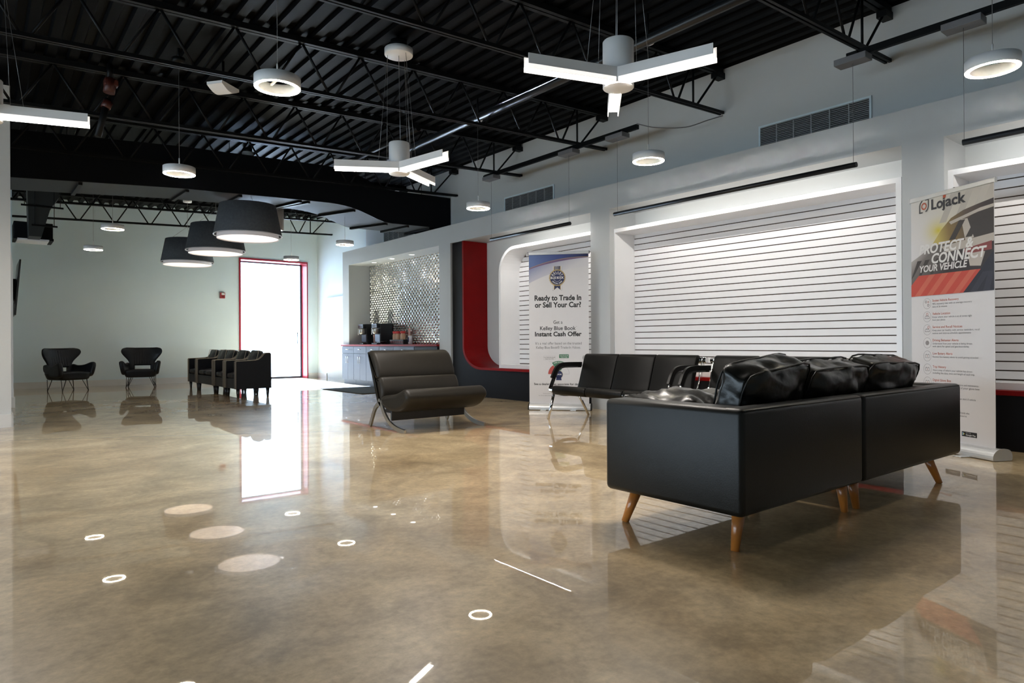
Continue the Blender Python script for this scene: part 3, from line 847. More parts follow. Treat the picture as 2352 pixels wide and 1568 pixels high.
washer(2.94, 6.08, 'long dark linear light tube hanging over the wide slat niche', (2.97, 6.02))
washer(-1.2, 2.05, 'dark linear light tube cut off by the right edge', (-1.0, 2.04))

# emergency light
t = thing('emergency_light', 'white curved emergency light box hanging left of the big ring pendant', 'ceiling light', (2.21, 8.03, 3.88))
a = MB()
n = 12
pr = [(-.15 + .30 * i / n, -.0 - .055 * math.sin(PI * i / n)) for i in range(n + 1)] + [(.15, .03), (-.15, .03)]
a.prism(pr, 'y', -.10, .10); o = a.build('housing', fixt_m, t); o.rotation_euler = (0, 0, math.radians(37))
a = MB(); a.cyl((0, 0, .03), (0, 0, zc(2.2) - 3.88), .015, n=8); a.build('stem', steel_m, t)

# ------------------------------------------------------------------ air unit, duct and television at the far left
t = thing('hanging_air_unit', 'black hanging air unit with tapered duct and white grille in the far left corner', 'air unit', (.85, 15.2, 2.89))
a = MB(); a.box((-.335, -.25, .0), (.25, .35, .30), .01); a.box((-.338, -.27, -.02), (-.29, .35, .02)); a.box((.20, -.27, -.02), (.26, .35, .02)); a.build('casing', duct_m, t)
a = MB(); a.box((-.28, -.26, -.03), (.19, .30, -.002)); a.build('white_grille', paper_m, t)
a = MB()
prof = [(-.135, -.02), (.045, -.02), (.18, .50), (.30, .70), (.35, zc(.6) - 2.90), (-.16, zc(.6) - 2.90), (-.15, .50)]
a.prism(prof, 'y', -.75, -.30); a.build('tapered_duct', mat('dark_duct', (.022, .025, .024), .5), t)
a = MB()
for z, x0, x1 in ((.50, -.25, .37), (.16, -.1, .28)):
    a.box((x0, -.78, z), (x1, -.755, z + .03))
    for xx in (x0 + .05, x1 - .05): a.cyl((xx, -.77, z + .03), (xx, -.77, zc(.5) - 2.91), .006, n=6)
a.build('trapeze_bars', steel_m, t)
t = thing('wall_television', 'black television tilted forward on the far left wall, seen edge-on', 'television', (.50, 16.3, 2.05))
a = MB(); a.box((.085, -.60, -.53), (.115, .60, .53), .006, rot=RY(math.radians(4.5)), piv=(.1, 0, 0)); a.build('screen', tvm, t)
a = MB(); a.box((.001, -.3, -.28), (.03, .3, .24)); a.box((.03, -.25, -.22), (.09, .25, .18)); a.build('wall_bracket', steel_m, t)
# ------------------------------------------------------------------ soft extruded pads
def pad(mb, prof, a, b, axis, r=.03, seg=4):
    """closed profile extruded between a and b with rounded ends"""
    n = len(prof)
    P = [Vector((p[0], p[1])) for p in prof]
    area = sum(P[i].x * P[(i + 1) % n].y - P[(i + 1) % n].x * P[i].y for i in range(n))
    nor = []
    for i in range(n):
        e = (P[(i + 1) % n] - P[i - 1])
        q = Vector((e.y, -e.x)) if area > 0 else Vector((-e.y, e.x))
        nor.append(q.normalized() if q.length > 0 else q)
    st = []
    for k in range(seg + 1):
        t = PI / 2 * k / seg          # 0 at cap, pi/2 at full section
        st.append((a + r * (1 - math.cos(t)), r * (1 - math.sin(t))))
    st = st + [(b - (s[0] - a), s[1]) for s in reversed(st)]
    n0 = len(mb.bm.faces)
    rings = []
    for w, ins in st:
        ring = []
        for p, q in zip(P, nor):
            c = p - q * ins
            v = (w, c.x, c.y) if axis == 'x' else (c.x, w, c.y)
            ring.append(mb.bm.verts.new(v))
        rings.append(ring)
    for A, B in zip(rings, rings[1:]):
        for i in range(n):
            mb.bm.faces.new([A[i], A[(i + 1) % n], B[(i + 1) % n], B[i]]).smooth = True
    mb.bm.faces.new(rings[0]); mb.bm.faces.new(rings[-1])
    mb._new(n0)

def smooth_loop(pts, n=4):
    """Catmull-Rom closed curve"""
    out = []; m = len(pts)
    for i in range(m):
        p0, p1, p2, p3 = [Vector(pts[(i + k) % m]) for k in (-1, 0, 1, 2)]
        for j in range(n):
            t = j / n
            out.append(tuple(.5 * ((2 * p1) + (-p0 + p2) * t + (2 * p0 - 5 * p1 + 4 * p2 - p3) * t * t + (-p0 + 3 * p1 - 3 * p2 + p3) * t ** 3)))
    return out
def smooth_path(pts, n=5):
    P = [Vector(p) for p in pts]; P = [P[0] * 2 - P[1]] + P + [P[-1] * 2 - P[-2]]
    out = []
    for i in range(1, len(P) - 2):
        p0, p1, p2, p3 = P[i - 1:i + 3]
        for j in range(n):
            t = j / n
            out.append(.5 * ((2 * p1) + (-p0 + p2) * t + (2 * p0 - 5 * p1 + 4 * p2 - p3) * t * t + (-p0 + 3 * p1 - 3 * p2 + p3) * t ** 3))
    return out + [P[-2]]

# ------------------------------------------------------------------ lounge chair
t = thing('lounge_chair', 'wide dark taupe armless lounge chair on curved steel legs', 'lounge chair', (4.02, 6.55, 0))
X0, X1 = -.525, .525
def L(pts): return [(y - 6.55, z) for y, z in pts]
s = MB(); pad(s, smooth_loop(L([(6.215, .462), (6.16, .445), (6.115, .395), (6.125, .335), (6.22, .255), (6.36, .205), (6.52, .20), (6.66, .235), (6.73, .30), (6.70, .36), (6.60, .375), (6.42, .40), (6.30, .435)])), X0, X1, 'x', .05); s.build('seat', taupe_m, t)
s = MB(); pad(s, smooth_loop(L([(6.70, .30), (6.67, .38), (6.68, .47), (6.735, .565), (6.80, .565), (6.84, .55), (6.80, .42), (6.755, .30)])), X0 + .005, X1 - .005, 'x', .045); s.build('lumbar_roll', taupe_m, t)
s = MB(); pad(s, smooth_loop(L([(6.77, .555), (6.775, .64), (6.82, .74), (6.88, .825), (6.94, .862), (7.01, .865), (7.03, .835), (6.99, .76), (6.93, .66), (6.88, .57), (6.83, .54)])), X0, X1, 'x', .05); s.build('backrest', taupe_m, t)
s = MB(); pad(s, L([(6.745, .26), (6.80, .26), (7.045, .84), (7.02, .85)]), X0 + .01, X1 - .01, 'x', .01); s.build('back_shell', leather_m, t)
s = MB(); s.box((X0 + .02, -.06, .105), (X1 - .07, -.035, .24), .003); s.box((X0 + .05, -.05, .18), (X1 - .08, .18, .215), .003); s.build('under_panel', blackplastic_m, t)
for xs in (X0 + .005, X1 - .01):
    lg = MB(); lg.tube(smooth_path([(xs, y - 6.55, z) for y, z in ((6.755, .315), (6.685, .255), (6.615, .165), (6.51, .085), (6.36, .035), (6.17, .012))]), .02, flat=(.045, .022, (1, 0, 0))); lg.build('front_leg', satin_m, t)
    lg = MB(); lg.tube(smooth_path([(xs, y - 6.55, z) for y, z in ((6.70, .275), (6.775, .265), (6.85, .205), (6.91, .105), (6.965, .012))]), .02, flat=(.045, .022, (1, 0, 0))); lg.build('rear_leg', satin_m, t)

# ------------------------------------------------------------------ chrome waiting benches
def bench(y0, y1, n, label):
    t = thing('waiting_bench', label, 'bench', (5.9, (y0 + y1) / 2, 0), 0, 'black waiting benches on chrome frames')
    h = (y1 - y0) / 2; w = (y1 - y0) / n
    ox = 5.9
    sp = smooth_loop([(x - ox, z) for x, z in ((5.558, .355), (5.572, .397), (5.62, .412), (5.80, .392), (6.02, .372), (6.06, .35), (6.03, .325), (5.80, .318), (5.66, .298), (5.585, .308))])
    bp = smooth_loop([(x - ox, z) for x, z in ((6.005, .36), (6.035, .46), (6.085, .62), (6.125, .745), (6.15, .79), (6.19, .80), (6.22, .775), (6.195, .73), (6.15, .62), (6.10, .46), (6.055, .35))])
    for k in range(n):
        a, b = -h + k * w + .004, -h + (k + 1) * w - .004
        s = MB(); pad(s, sp, a, b, 'y', .018, 3); s.build('seat', bench_m, t)
        s = MB(); pad(s, bp, a, b, 'y', .018, 3); s.build('backrest', bench_m, t)
    s = MB(); s.cyl((5.602 - ox, -h - .055, .354), (5.602 - ox, h + .055, .354), .027, n=18); s.build('front_tube', chrome_m, t)
    s = MB(); s.cyl((6.215 - ox, -h - .075, .745), (6.215 - ox, h + .075, .745), .032, n=18)
    for yy in (-h - .03, h + .03): s.cyl((6.215 - ox, yy - .012, .745), (6.215 - ox, yy + .012, .745), .037, n=18)
    s.build('rear_tube', chrome_m, t)
    for sg in (-1, 1):
        yy = sg * (h + .032)
        a = MB(); a.tube(smooth_path([(x - ox, yy, z) for x, z in ((5.575, .37), (5.635, .49), (5.70, .60), (5.79, .645), (5.95, .648), (6.12, .645))]), .014, flat=(.045, .016, (0, 1, 0))); arm = a.build('armrest', chrome_m, t)
        a = MB(); a.tube(smooth_path([(x - ox, yy, z) for x, z in ((5.612, .50), (5.668, .60), (5.72, .648), (5.80, .668), (5.95, .670), (6.12, .667))]), .02, flat=(.052, .030, (0, 1, 0))); a.build('arm_pad', pad_m, arm)
        a = MB(); a.tube(smooth_path([(x - ox, yy * (1), z) for x, z in ((5.60, .345), (5.80, .29), (6.02, .31), (6.12, .45), (6.17, .62), (6.215, .745))]), .016, flat=(.04, .018, (0, 1, 0))); a.build('side_frame', chrome_m, t)
        a = MB(); a.cyl((5.625 - ox, yy * .985, .31), (5.53 - ox, yy * .985, .0), .019, .015, n=12); a.build('leg', chrome_m, t)
        a = MB(); a.cyl((6.03 - ox, yy * .985, .32), (6.235 - ox, yy * .985, .0), .019, .015, n=12); a.build('leg', chrome_m, t)
    return t
bench(4.43, 6.17, 3, 'three-seat black waiting bench on a chrome frame near the blue badge banner')
bench(3.70, 4.22, 1, 'single black waiting seat on chrome next to the three-seat bench')
bench(2.95, 3.49, 1, 'single black waiting seat partly hidden behind the sofa cushions')

# ------------------------------------------------------------------ sofa in two halves with loose cushions
def taper(o, zc_, k, cx, cy):
    for v in o.data.vertices:
        q = 1 - k * max(0, (zc_ - v.co.z))
        v.co.x = cx + (v.co.x - cx) * q; v.co.y = cy + (v.co.y - cy) * q
def sofa(x0, x1, label, arm):
    ox, oy = (x0 + x1) / 2, 2.06
    t = thing('sofa_half', label, 'sofa', (ox, oy, 0), 0, 'halves of the black leather sofa')
    h = (x1 - x0) / 2
    Y0, Y1 = 1.65 - oy, 2.47 - oy
    b = MB(); b.box((-h, Y0, .172), (h, Y0 + .115, .652), .028, 4); o = b.build('back', leather_m, t, smooth=True)
    b = MB(); b.box((-h + .01, Y0 + .10, .18), (h - .01, Y1 - .01, .40), .02, 3); o = b.build('base', leather_m, t, smooth=True)
    s = -1 if arm == 'L' else 1
    b = MB()
    if arm == 'L': b.box((-h - .002, Y0 + .002, .170), (-h + .17, Y1, .650), .028, 4)
    else: b.box((h - .17, Y0 + .002, .170), (h + .002, Y1, .650), .028, 4)
    a_ = b.build('arm', leather_m, t, smooth=True)
    xa, xb = (-h + .175, h - .005) if arm == 'L' else (-h + .005, h - .175)
    b = MB(); b.cushion(((xa + xb) / 2, Y0 + .48, .405), ((xb - xa) / 2, .300, .070), e=.30, wr=.012, seed=2 if arm == 'L' else 5); b.build('seat_cushion', crease_m, t)
    sm = MB(); sm.tube([(-h + .03, Y0 + .004, .642), (h - .03, Y0 + .004, .642)], .003, 5); sm.build('piping', leather_m, t)
    def leg(fx, fy, tx, ty):
        l = MB(); l.cyl((fx - ox, fy - oy, 0), (tx - ox, ty - oy, .19), .019, .032, n=16); l.build('leg', wood_m, t)
    return t, leg
t, leg = sofa(2.61, 3.785, 'near half of the black leather sofa with the left arm, closest to the camera', 'L')
leg(2.676, 1.733, 2.715, 1.735); leg(2.672, 2.387, 2.74, 2.35); leg(3.756, 1.742, 3.745, 1.76); leg(3.75, 2.38, 3.74, 2.36)
t, leg = sofa(3.795, 5.275, 'far half of the black leather sofa with the right arm, beside the car banner', 'R')
leg(3.885, 1.736, 3.875, 1.76); leg(4.99, 1.69, 4.93, 1.75); leg(3.87, 2.38, 3.88, 2.36); leg(4.99, 2.38, 4.93, 2.35)

def loose(c, half, M, label, seed, wr=.022):
    t = thing('sofa_cushion', label, 'cushion', c, 0, 'loose leather cushions on the sofa')
    a = MB(); a.cushion((0, 0, 0), half, M, e=.22, wr=wr, fr=9, seed=seed, n=20); a.build('cushion_body', crease_m, t)
    # piping round the rear and front edge
    for k, yy in enumerate((-half[1] * .62, half[1] * .62)):
        pts = []
        hx, hz = half[0] * .985, half[2] * .985
        N_ = 40
        for i in range(N_):
            q = 2 * PI * i / N_
            cx, cz = math.cos(q), math.sin(q)
            d = (abs(cx) ** 9 + abs(cz) ** 9) ** (1 / 9)
            px, pz = hx * cx / d, hz * cz / d
            pts.append(M @ Vector((px, yy + .008 * noise.noise(Vector((px * 9, pz * 9, seed))), pz)))
        b = MB(); b.tube(pts, .0055, 6, closed=True); b.build('piping', leather_m, t)
    return t
loose((3.20, 1.91, .685), (.31, .115, .165), RY(math.radians(-5)) @ RX(math.radians(20)), 'slouching black leather back cushion at the near end of the sofa', 1)
loose((3.87, 1.91, .675), (.345, .115, .160), RY(math.radians(-1)) @ RX(math.radians(20)), 'black leather back cushion in the middle of the sofa, over the seam', 2)
loose((4.60, 1.91, .680), (.370, .115, .165), RY(math.radians(1.5)) @ RX(math.radians(20)), 'black leather back cushion at the far end of the sofa, beside the car banner', 3)
t = thing('sofa_cushion', 'flat creased black leather cushion lying against the near arm of the sofa', 'cushion', (3.10, 2.305, .60), 0, 'loose leather cushions on the sofa')
a = MB(); a.cushion((0, 0, 0), (.30, .24, .075), RX(math.radians(2)), e=.3, wr=.035, fr=9, seed=9, n=18); a.build('cushion_body', crease_m, t)

# ------------------------------------------------------------------ row of piped armchairs
def armchair(y0, y1, nseat, label):
    ox = 3.85
    t = thing('armchair', label, 'armchair', (ox, (y0 + y1) / 2, 0), 0, 'black piped armchairs in a row by the door')
    h = (y1 - y0) / 2
    fx, bx = 3.54 - ox, 4.16 - ox
    side = [(fx, .152), (fx, .63), (fx + .012, .645), (.03, .658), (.09, .675), (.14, .715), (.18, .765), (.215, .785), (.29, .787), (.305, .775), (bx, .60), (bx, .152)]
    for s in (-1, 1):
        a = MB(); a.prism(side, 'y', s * h, s * (h - .075)); arm = a.build('arm', navy_m, t)
        for q in (s * (h - .002), s * (h - .073)):
            p = MB(); p.tube([(x, q, z) for x, z in side[:9]], .0055, 6); p.build('piping', pipe_m, arm)
    a = MB(); a.box((fx + .005, -h + .075, .152), (bx - .01, h - .075, .33), .012); a.build('base', navy_m, t)
    a = MB(); a.prism([(.14, .3), (.20, .775), (.29, .785), (bx - .002, .60), (bx - .002, .153), (.14, .153)], 'y', -h + .075, h - .075); a.build('back', navy_m, t)
    w = (2 * h - .15) / nseat
    for k in range(nseat):
        c = -h + .075 + (k + .5) * w
        a = MB(); a.cushion((-.08, c, .385), (.23, w / 2 - .003, .062), e=.3, wr=.006, seed=k); a.build('seat_cushion', navy_m, t)
        M = RY(math.radians(14))
        a = MB(); a.cushion((.125, c, .635), (.075, w / 2 - .006, .20), M, e=.32, wr=.012, seed=k + 3); bc = a.build('back_cushion', navy_m, t)
        p = MB()
        for xx in (-.055, .055):
            p.tube([Vector((.125, c, .635)) + M @ Vector((xx, (w / 2 - .012) * sy, sz * .188)) for sy, sz in ((-1, -.6), (-1, .9), (-.9, 1), (.9, 1), (1, .9), (1, -.6))], .0045, 5)
        p.build('piping', pipe_m, bc)
    for sx in (fx + .05, bx - .05):
        for sy in (-1, 1):
            a = MB(); a.cyl((sx, sy * (h - .05), 0), (sx, sy * (h - .05), .155), .020, .033, n=10); a.build('leg', blackplastic_m, t)
    return t
armchair(12.18, 12.86, 1, 'black armchair with cream piping nearest the camera, at the right end of the row')
armchair(12.90, 13.58, 1, 'black armchair with cream piping second from the right end of the row')
armchair(13.64, 14.86, 2, 'two-seat black loveseat with cream piping in the middle of the row')
armchair(14.90, 15.60, 1, 'black armchair with cream piping at the far left end of the row')

# ------------------------------------------------------------------ wing chairs
def wing_chair(x, y, rz, label):
    t = thing('wing_chair', label, 'armchair', (x, y, 0), rz, 'black wing chairs by the back wall')
    # seat: thick tapered block
    s = MB()
    t_ = bmesh.new(); bmesh.ops.create_cube(t_, size=2); bmesh.ops.subdivide_edges(t_, edges=t_.edges[:], cuts=8, use_grid_fill=True)
    for v in t_.verts:
        p = v.co.copy(); k = 8
        L_ = (abs(p.x) ** k + abs(p.y) ** k + abs(p.z) ** k) ** (1 / k); p /= L_
        wz = (p.z + 1) / 2
        v.co = Vector((p.x * (.285 + .06 * wz), p.y * (.27 + .03 * wz), .305 + p.z * .083 + .012 * (1 - p.x ** 2) * (1 if p.z > .5 else 0)))
    for f in t_.faces: f.smooth = True
    s.add(t_, Matrix.Translation((0, -.02, 0))); s.build('seat', navy_m, t)
    # winged back
    def hw(v): 
        q = min(max(0, (v - .10) / .68), 1)
        c = max(0, (v - .78) / .22)
        return .255 + .155 * (q * q * (3 - 2 * q)) - .085 * (1 - math.sqrt(max(0, 1 - c * c)))
    def loop(u, v):
        z = .475 + .415 * v
        a = 2 * PI * u
        ca, sa = math.cos(a), math.sin(a)
        ex = 2 / 5
        px = math.copysign(abs(ca) ** ex, ca) * hw(v); py = math.copysign(abs(sa) ** .8, sa) * .045
        end = 1 - max(0, (v - .9) / .1) ** 2 * .55 if v > .9 else (1 - max(0, (.08 - v) / .08) ** 2 * .5)
        fwd = -.20 * (abs(px) / .42) ** 2.4 * (.35 + .65 * v)
        dip = -.015 * (1 - (abs(px) / .5)) * (v ** 6)
        return Vector((px * (1 if v < .93 else 1 - .06 * (v - .93) / .07), .25 + .10 * v + fwd + py * end, z + dip))
    b = MB(); b.grid(loop, 40, 30)
    top = [loop(i / 40, 1) for i in range(40)]; bot = [loop(i / 40, 0) for i in range(40)]
    b.poly(top); b.poly(list(reversed(bot)))
    bmesh.ops.remove_doubles(b.bm, verts=b.bm.verts[:], dist=.0005)
    b.build('winged_back', navy_m, t)
    fl = MB()
    for k in range(7):
        xx = -.15 + k * .05
        fl.tube([(xx, .25 + .10 * v - .20 * (abs(xx) / .5) ** 2.4 * (.35 + .65 * v) - .046, (.475 + .415 * v)) for v in (.1, .3, .5, .7, .85)], .006, 6)
    fl.build('back_tufts', navy_m, t)
    for sg in (-1, 1):
        a = MB()
        pr = smooth_loop([(-.29, .31), (-.335, .48), (-.32, .575), (-.25, .59), (-.08, .535), (.10, .52), (.25, .54), (.28, .40), (.10, .30), (-.15, .28)])
        pad(a, pr, -.045, .045, 'x', .035, 3)
        o = a.build('arm', navy_m, t)
        o.matrix_local = Matrix.Translation((sg * .305, 0, 0)) @ RZ(sg * math.radians(7)) @ Matrix.Translation((0, 0, .42)) @ RY(sg * math.radians(9)) @ Matrix.Translation((0, 0, -.42))
        a = MB(); a.box((sg * .215 - .05, .205, .33), (sg * .215 + .07, .29, .53), .025, 3); a.build('back_post', navy_m, t, smooth=True)
        for yy in (-.23, .19):
            l = MB(); fx, fy = sg * .275, yy * 1.06
            for dx, dy in ((.05, .03), (-.05, .03), (0, -.05)): l.cyl((fx, fy, .0), (sg * .22 + dx, yy + dy, .235), .0065, n=6)
            l.cyl((fx, fy, 0), (fx, fy, .03), .010, n=8)
            l.build('hairpin_leg', hair_m, t)
    return t
wing_chair(1.46, 16.62, math.radians(30), 'black wing chair on wire legs at the far left, turned to the right')
wing_chair(2.87, 16.90, math.radians(-14), 'black wing chair on wire legs right of the other, facing forward')
# ------------------------------------------------------------------ roll-up banners (local x right, y away from the viewer, z up)
def banner(label, loc, rz, W, x0, x1, top, capcol):
    t = thing('roll_up_banner', label, 'banner', loc, rz, 'roll-up banners in front of the display wall')
    a = MB()
    pr = smooth_loop([(-.085, .012), (-.075, .055), (-.03, .088), (.05, .088), (.085, .06), (.088, .012), (.06, .004), (-.06, .004)], 3)
    a.prism(pr, 'x', .012, W - .012); a.build('cassette', alum_m, t, smooth=False)
    for xx in (0, W - .012):
        a = MB(); a.prism([(p[0] * 1.06, max(p[1] * 1.06, .003)) for p in pr], 'x', xx, xx + .012); a.build('end_cap', capcol, t)
    for xx in (W * .25, W * .72):
        a = MB(); a.box((xx - .04, -.17, 0.0005), (xx + .04, -.05, .008), .003); a.build('foot', alum_m, t)
    a = MB(); a.box((x0, -.002, .085), (x1, .0, top)); pan = a.build('banner_sheet', bannerw_m, t)
    a = MB(); a.box((x0 - .008, -.010, top - .006), (x1 + .008, .010, top + .034), .004); a.build('top_rail', alum_m, t)
    a = MB(); a.box((x0 - .014, -.012, top - .008), (x0 - .007, .012, top + .036)); a.box((x1 + .007, -.012, top - .008), (x1 + .014, .012, top + .036)); a.build('rail_caps', capcol, t)
    a = MB(); a.cyl((W / 2, .03, .08), (W / 2, .025, top + .045), .008, n=8); a.build('support_pole', steel_m, t)
    return t, pan
Y1, Y2, Y3, Y4 = -.0032, -.0040, -.0048, -.0056

# banner with the blue badge
t, pan = banner('white roll-up banner with a blue ribbon badge and trade-in text', (6.10, 7.235, 0), math.atan2(-.762, .648), .885, .008, .850, 2.19, steel_m)
a = MB()
def sw(x, k=0): return 1.985 + .152 * (1 - (1 - min(x / .80, 1)) ** 2.2) - k
N_ = 24
blue = grad_material('blue_print_gradient', [(0, (.10, .16, .36)), (.5, (.045, .07, .24)), (1, (.008, .01, .06))], (.0, 0, 2.05), (.85, 0, 2.20))
lav = grad_material('lavender_print_gradient', [(0, (.20, .23, .40)), (.45, (.44, .45, .55)), (1, (.64, .63, .66))], (.2, 0, 2.10), (.36, 0, 1.84))
for i in range(N_):
    xa, xb = .009 + .84 * i / N_, .009 + .84 * (i + 1) / N_
    a.mi = 0; a.poly([(xa, Y1, sw(xa)), (xb, Y1, sw(xb)), (xb, Y1, 2.184), (xa, Y1, 2.184)])
    a.mi = 1; a.poly([(xa, Y1, sw(xa, .004 + .20 * (1 - .45 * xa))), (xb, Y1, sw(xb, .004 + .20 * (1 - .45 * xb))), (xb, Y1, sw(xb)), (xa, Y1, sw(xa))])
    a.mi = 2; wa = .004 + .022 * math.sin(PI * min(1, i / N_ * .95 + .05)) ; wb = .004 + .022 * math.sin(PI * min(1, (i + 1) / N_ * .95 + .05))
    a.poly([(xa, Y2, sw(xa, -.002) ), (xb, Y2, sw(xb, -.002)), (xb, Y2, sw(xb, -.007)), (xa, Y2, sw(xa, -.007))])
    a.mi = 3; a.poly([(xa, Y2, sw(xa, wa)), (xb, Y2, sw(xb, wb)), (xb, Y2, sw(xb, -.002)), (xa, Y2, sw(xa, -.002))])
a.build('printed_swoosh', [blue, lav, gold_ink, mat('violet_ink', (.16, .10, .20), .6)], pan)
# badge
bx, bz = .412, 1.857
a = MB()
def disc(mb, cx, cz, r, y, n=36, ry=None):
    mb.poly([(cx + r * math.cos(2 * PI * k / n), y, cz + (ry or r) * math.sin(2 * PI * k / n)) for k in range(n)])
a.mi = 0
a.poly([(bx - .063, Y1, bz), (bx + .063, Y1, bz), (bx + .063, Y1, bz + .162), (bx - .063, Y1, bz + .162)])
a.poly([(bx - .063, Y1, bz), (bx - .063, Y1, bz - .185), (bx, Y1, bz - .135), (bx, Y1, bz)]); a.poly([(bx + .063, Y1, bz), (bx, Y1, bz), (bx, Y1, bz - .135), (bx + .063, Y1, bz - .185)])
a.mi = 1
for s in (-1, 1):
    x_ = bx + s * .055
    a.poly([(x_ - .006, Y2, bz - .175), (x_ + .006, Y2, bz - .18), (x_ + .006, Y2, bz + .162), (x_ - .006, Y2, bz + .162)])
    x_ = bx + s * .045
    a.mi = 2; a.poly([(x_ - .004, Y2, bz - .165), (x_ + .004, Y2, bz - .165), (x_ + .004, Y2, bz + .162), (x_ - .004, Y2, bz + .162)]); a.mi = 1
a.mi = 2
pts = []
for k in range(64):
    q = 2 * PI * k / 64; r = .122 if k % 2 else .108
    pts.append((bx + r * math.cos(q), Y3, bz + r * math.sin(q)))
a.poly(pts)
a.mi = 0; disc(a, bx, bz, .101, Y4)
a.mi = 3
for k in range(36):
    q0, q1 = 2 * PI * k / 36, 2 * PI * (k + 1) / 36
    if abs(math.sin((q0 + q1) / 2)) > .35:
        a.poly([(bx + r * math.cos(q), Y4 - .0008, bz + r * math.sin(q)) for r, q in ((.054, q0), (.054, q1), (.051, q1), (.051, q0))])
a.build('printed_badge', [navy_ink, white_ink, gold_ink, white_ink], pan)
T = Letters(Y4 - .0012)
T.arc('KELLEY', bx, bz, .064, PI / 2, .40, .027)
T.line('BLUE BOOK', bx - .094, bx + .094, bz - .015, .031, .04)
T.arc('OFFICIAL GUIDE', bx, bz, .088, -PI / 2, .135, .016, inside=True)
T.build('badge_lettering', white_ink, pan)
T = Letters(Y1)
T.line('Ready to Trade In', .088, .748, 1.540, .072, .045)
T.line('or Sell Your Car?', .092, .744, 1.442, .072, .045)
T.line('Get a', .354, .482, 1.209, .048, .004)
T.line('Kelley Blue Book', .164, .667, 1.122, .054, .016)
T.line('Instant Cash Offer', .091, .750, 1.036, .062, .045)
T.line('See a dealer sales associate for details.', .074, .775, .348, .030, .020)
T.line('TM', .672, .684, 1.165, .008)
T.build('headline_text', ink_m, pan)
T = Letters(Y1)
T.line("It's a real offer based on the trusted", .097, .749, .918, .036)
T.line('Kelley Blue Book\u00ae Trade-In Values.', .108, .737, .860, .036)
T.line('Terms and conditions apply. See dealer for details.', .20, .66, .225, .010)
T.line('As of the date shown. Trade-in values vary by condition and mileage.', .14, .72, .195, .010)
T.line('Your Kelley Blue Book\u00ae', .216, .376, .731, .011, .02); T.line('Instant Cash Offer', .235, .357, .711, .011, .02)
T.build('small_text', grey_ink, pan)
# gauge
a = MB(); cx, cz = .426, .502
def wedge(mb, r0, r1, d0, d1, y, n=14):
    for k in range(n):
        q0, q1 = math.radians(d0 + (d1 - d0) * k / n), math.radians(d0 + (d1 - d0) * (k + 1) / n)
        mb.poly([(cx + r * math.cos(q), y, cz + r * .97 * math.sin(q)) for r, q in ((r0, q0), (r1, q0), (r1, q1), (r0, q1))])
a.mi = 0; wedge(a, .002, .150, 121, 180, Y1)
a.mi = 1; wedge(a, .002, .190, 60, 120, Y1)
a.mi = 2; wedge(a, .146, .150, 0, 59, Y1)
a.poly([(cx, Y1, cz), (cx + .15, Y1, cz), (cx + .15, Y1, cz + .004), (cx, Y1, cz + .004)])
a.mi = 1; a.poly([(.436, Y1, .727), (.565, Y1, .727), (.569, Y1, .733), (.569, Y1, .774), (.565, Y1, .780), (.436, Y1, .780), (.432, Y1, .774), (.432, Y1, .733)])
a.mi = 2
for x0_, x1_, z0_, z1_ in ((.212, .378, .700, .702), (.212, .378, .753, .755), (.212, .214, .70, .755), (.376, .378, .70, .755), (.29, .292, .676, .70), (.29, .352, .674, .676), (.426, .428, .69, .71), (.426, .50, .709, .711), (.499, .501, .711, .727)):
    a.poly([(x0_, Y1, z0_), (x1_, Y1, z0_), (x1_, Y1, z1_), (x0_, Y1, z1_)])
a.mi = 3
a.poly([(cx - .04, Y2, cz - .085), (cx + .04, Y2, cz - .085), (cx + .03, Y2, cz - .03), (cx - .03, Y2, cz - .03)])
disc(a, cx, cz - .005, .055, Y2, 24); a.mi = 4; disc(a, cx, cz - .005, .062, Y1 - .0003, 24)
a.build('printed_gauge', [mat('gauge_red', (.42, .07, .06), .6), green_ink, mat('pale_grey_ink', (.45, .44, .45), .6), navy_ink, mat('cream_ink', (.55, .50, .42), .6)], pan)
T = Letters(Y2)
T.line('Kelley Blue Book\u00ae', .442, .559, .758, .011, .02); T.line('Trade-In Range', .452, .549, .738, .011, .02)
T.arc('TRADE-IN RANGE', cx, cz, .160, PI / 2, .062, .012)
T.yy = Y3
T.line('BOOK', cx - .045, cx + .045, cz - .012, .018, .03)
T.build('gauge_lettering', white_ink, pan)

# banner with the blurred car
t, pan = banner('tall roll-up banner with a blurred car picture and red stripes, beside the sofa', (6.27 + .45 * .845, 1.725 + .893 * .845, 0), math.atan2(-.893, -.45), .90, .016, .845, 2.20, alum_m)
o_ = .845
a = MB()
TOPZ, BOT = 2.194, 1.344
pl_ = lambda pts, y: [(o_ + u, y, z) for u, z in pts]
sky_g = grad_material('pale_photo_gradient', [(0, (.66, .645, .66)), (.55, (.62, .59, .52)), (1, (.40, .37, .34))], (.05, 0, 1.7), (.80, 0, 2.25))
nt = sky_g.node_tree; bb = nt.nodes['Principled BSDF']
tc = nt.nodes.new('ShaderNodeTexCoord'); mp = nt.nodes.new('ShaderNodeMapping')
mp.inputs['Location'].default_value = (-(o_ - .53) / .22, 0, -1.90 / .17); mp.inputs['Scale'].default_value = (1 / .22, 0, 1 / .17)
gr = nt.nodes.new('ShaderNodeTexGradient'); gr.gradient_type = 'QUADRATIC_SPHERE'
mx = nt.nodes.new('ShaderNodeMix'); mx.data_type = 'RGBA'; mx.inputs[7].default_value = (.60, .50, .03, 1)
old = bb.inputs['Base Color'].links[0].from_socket
nt.links.new(tc.outputs['Object'], mp.inputs[0]); nt.links.new(mp.outputs[0], gr.inputs[0]); nt.links.new(gr.outputs['Fac'], mx.inputs[0]); nt.links.new(old, mx.inputs[6]); nt.links.new(mx.outputs[2], bb.inputs['Base Color'])
yel_g = sky_g
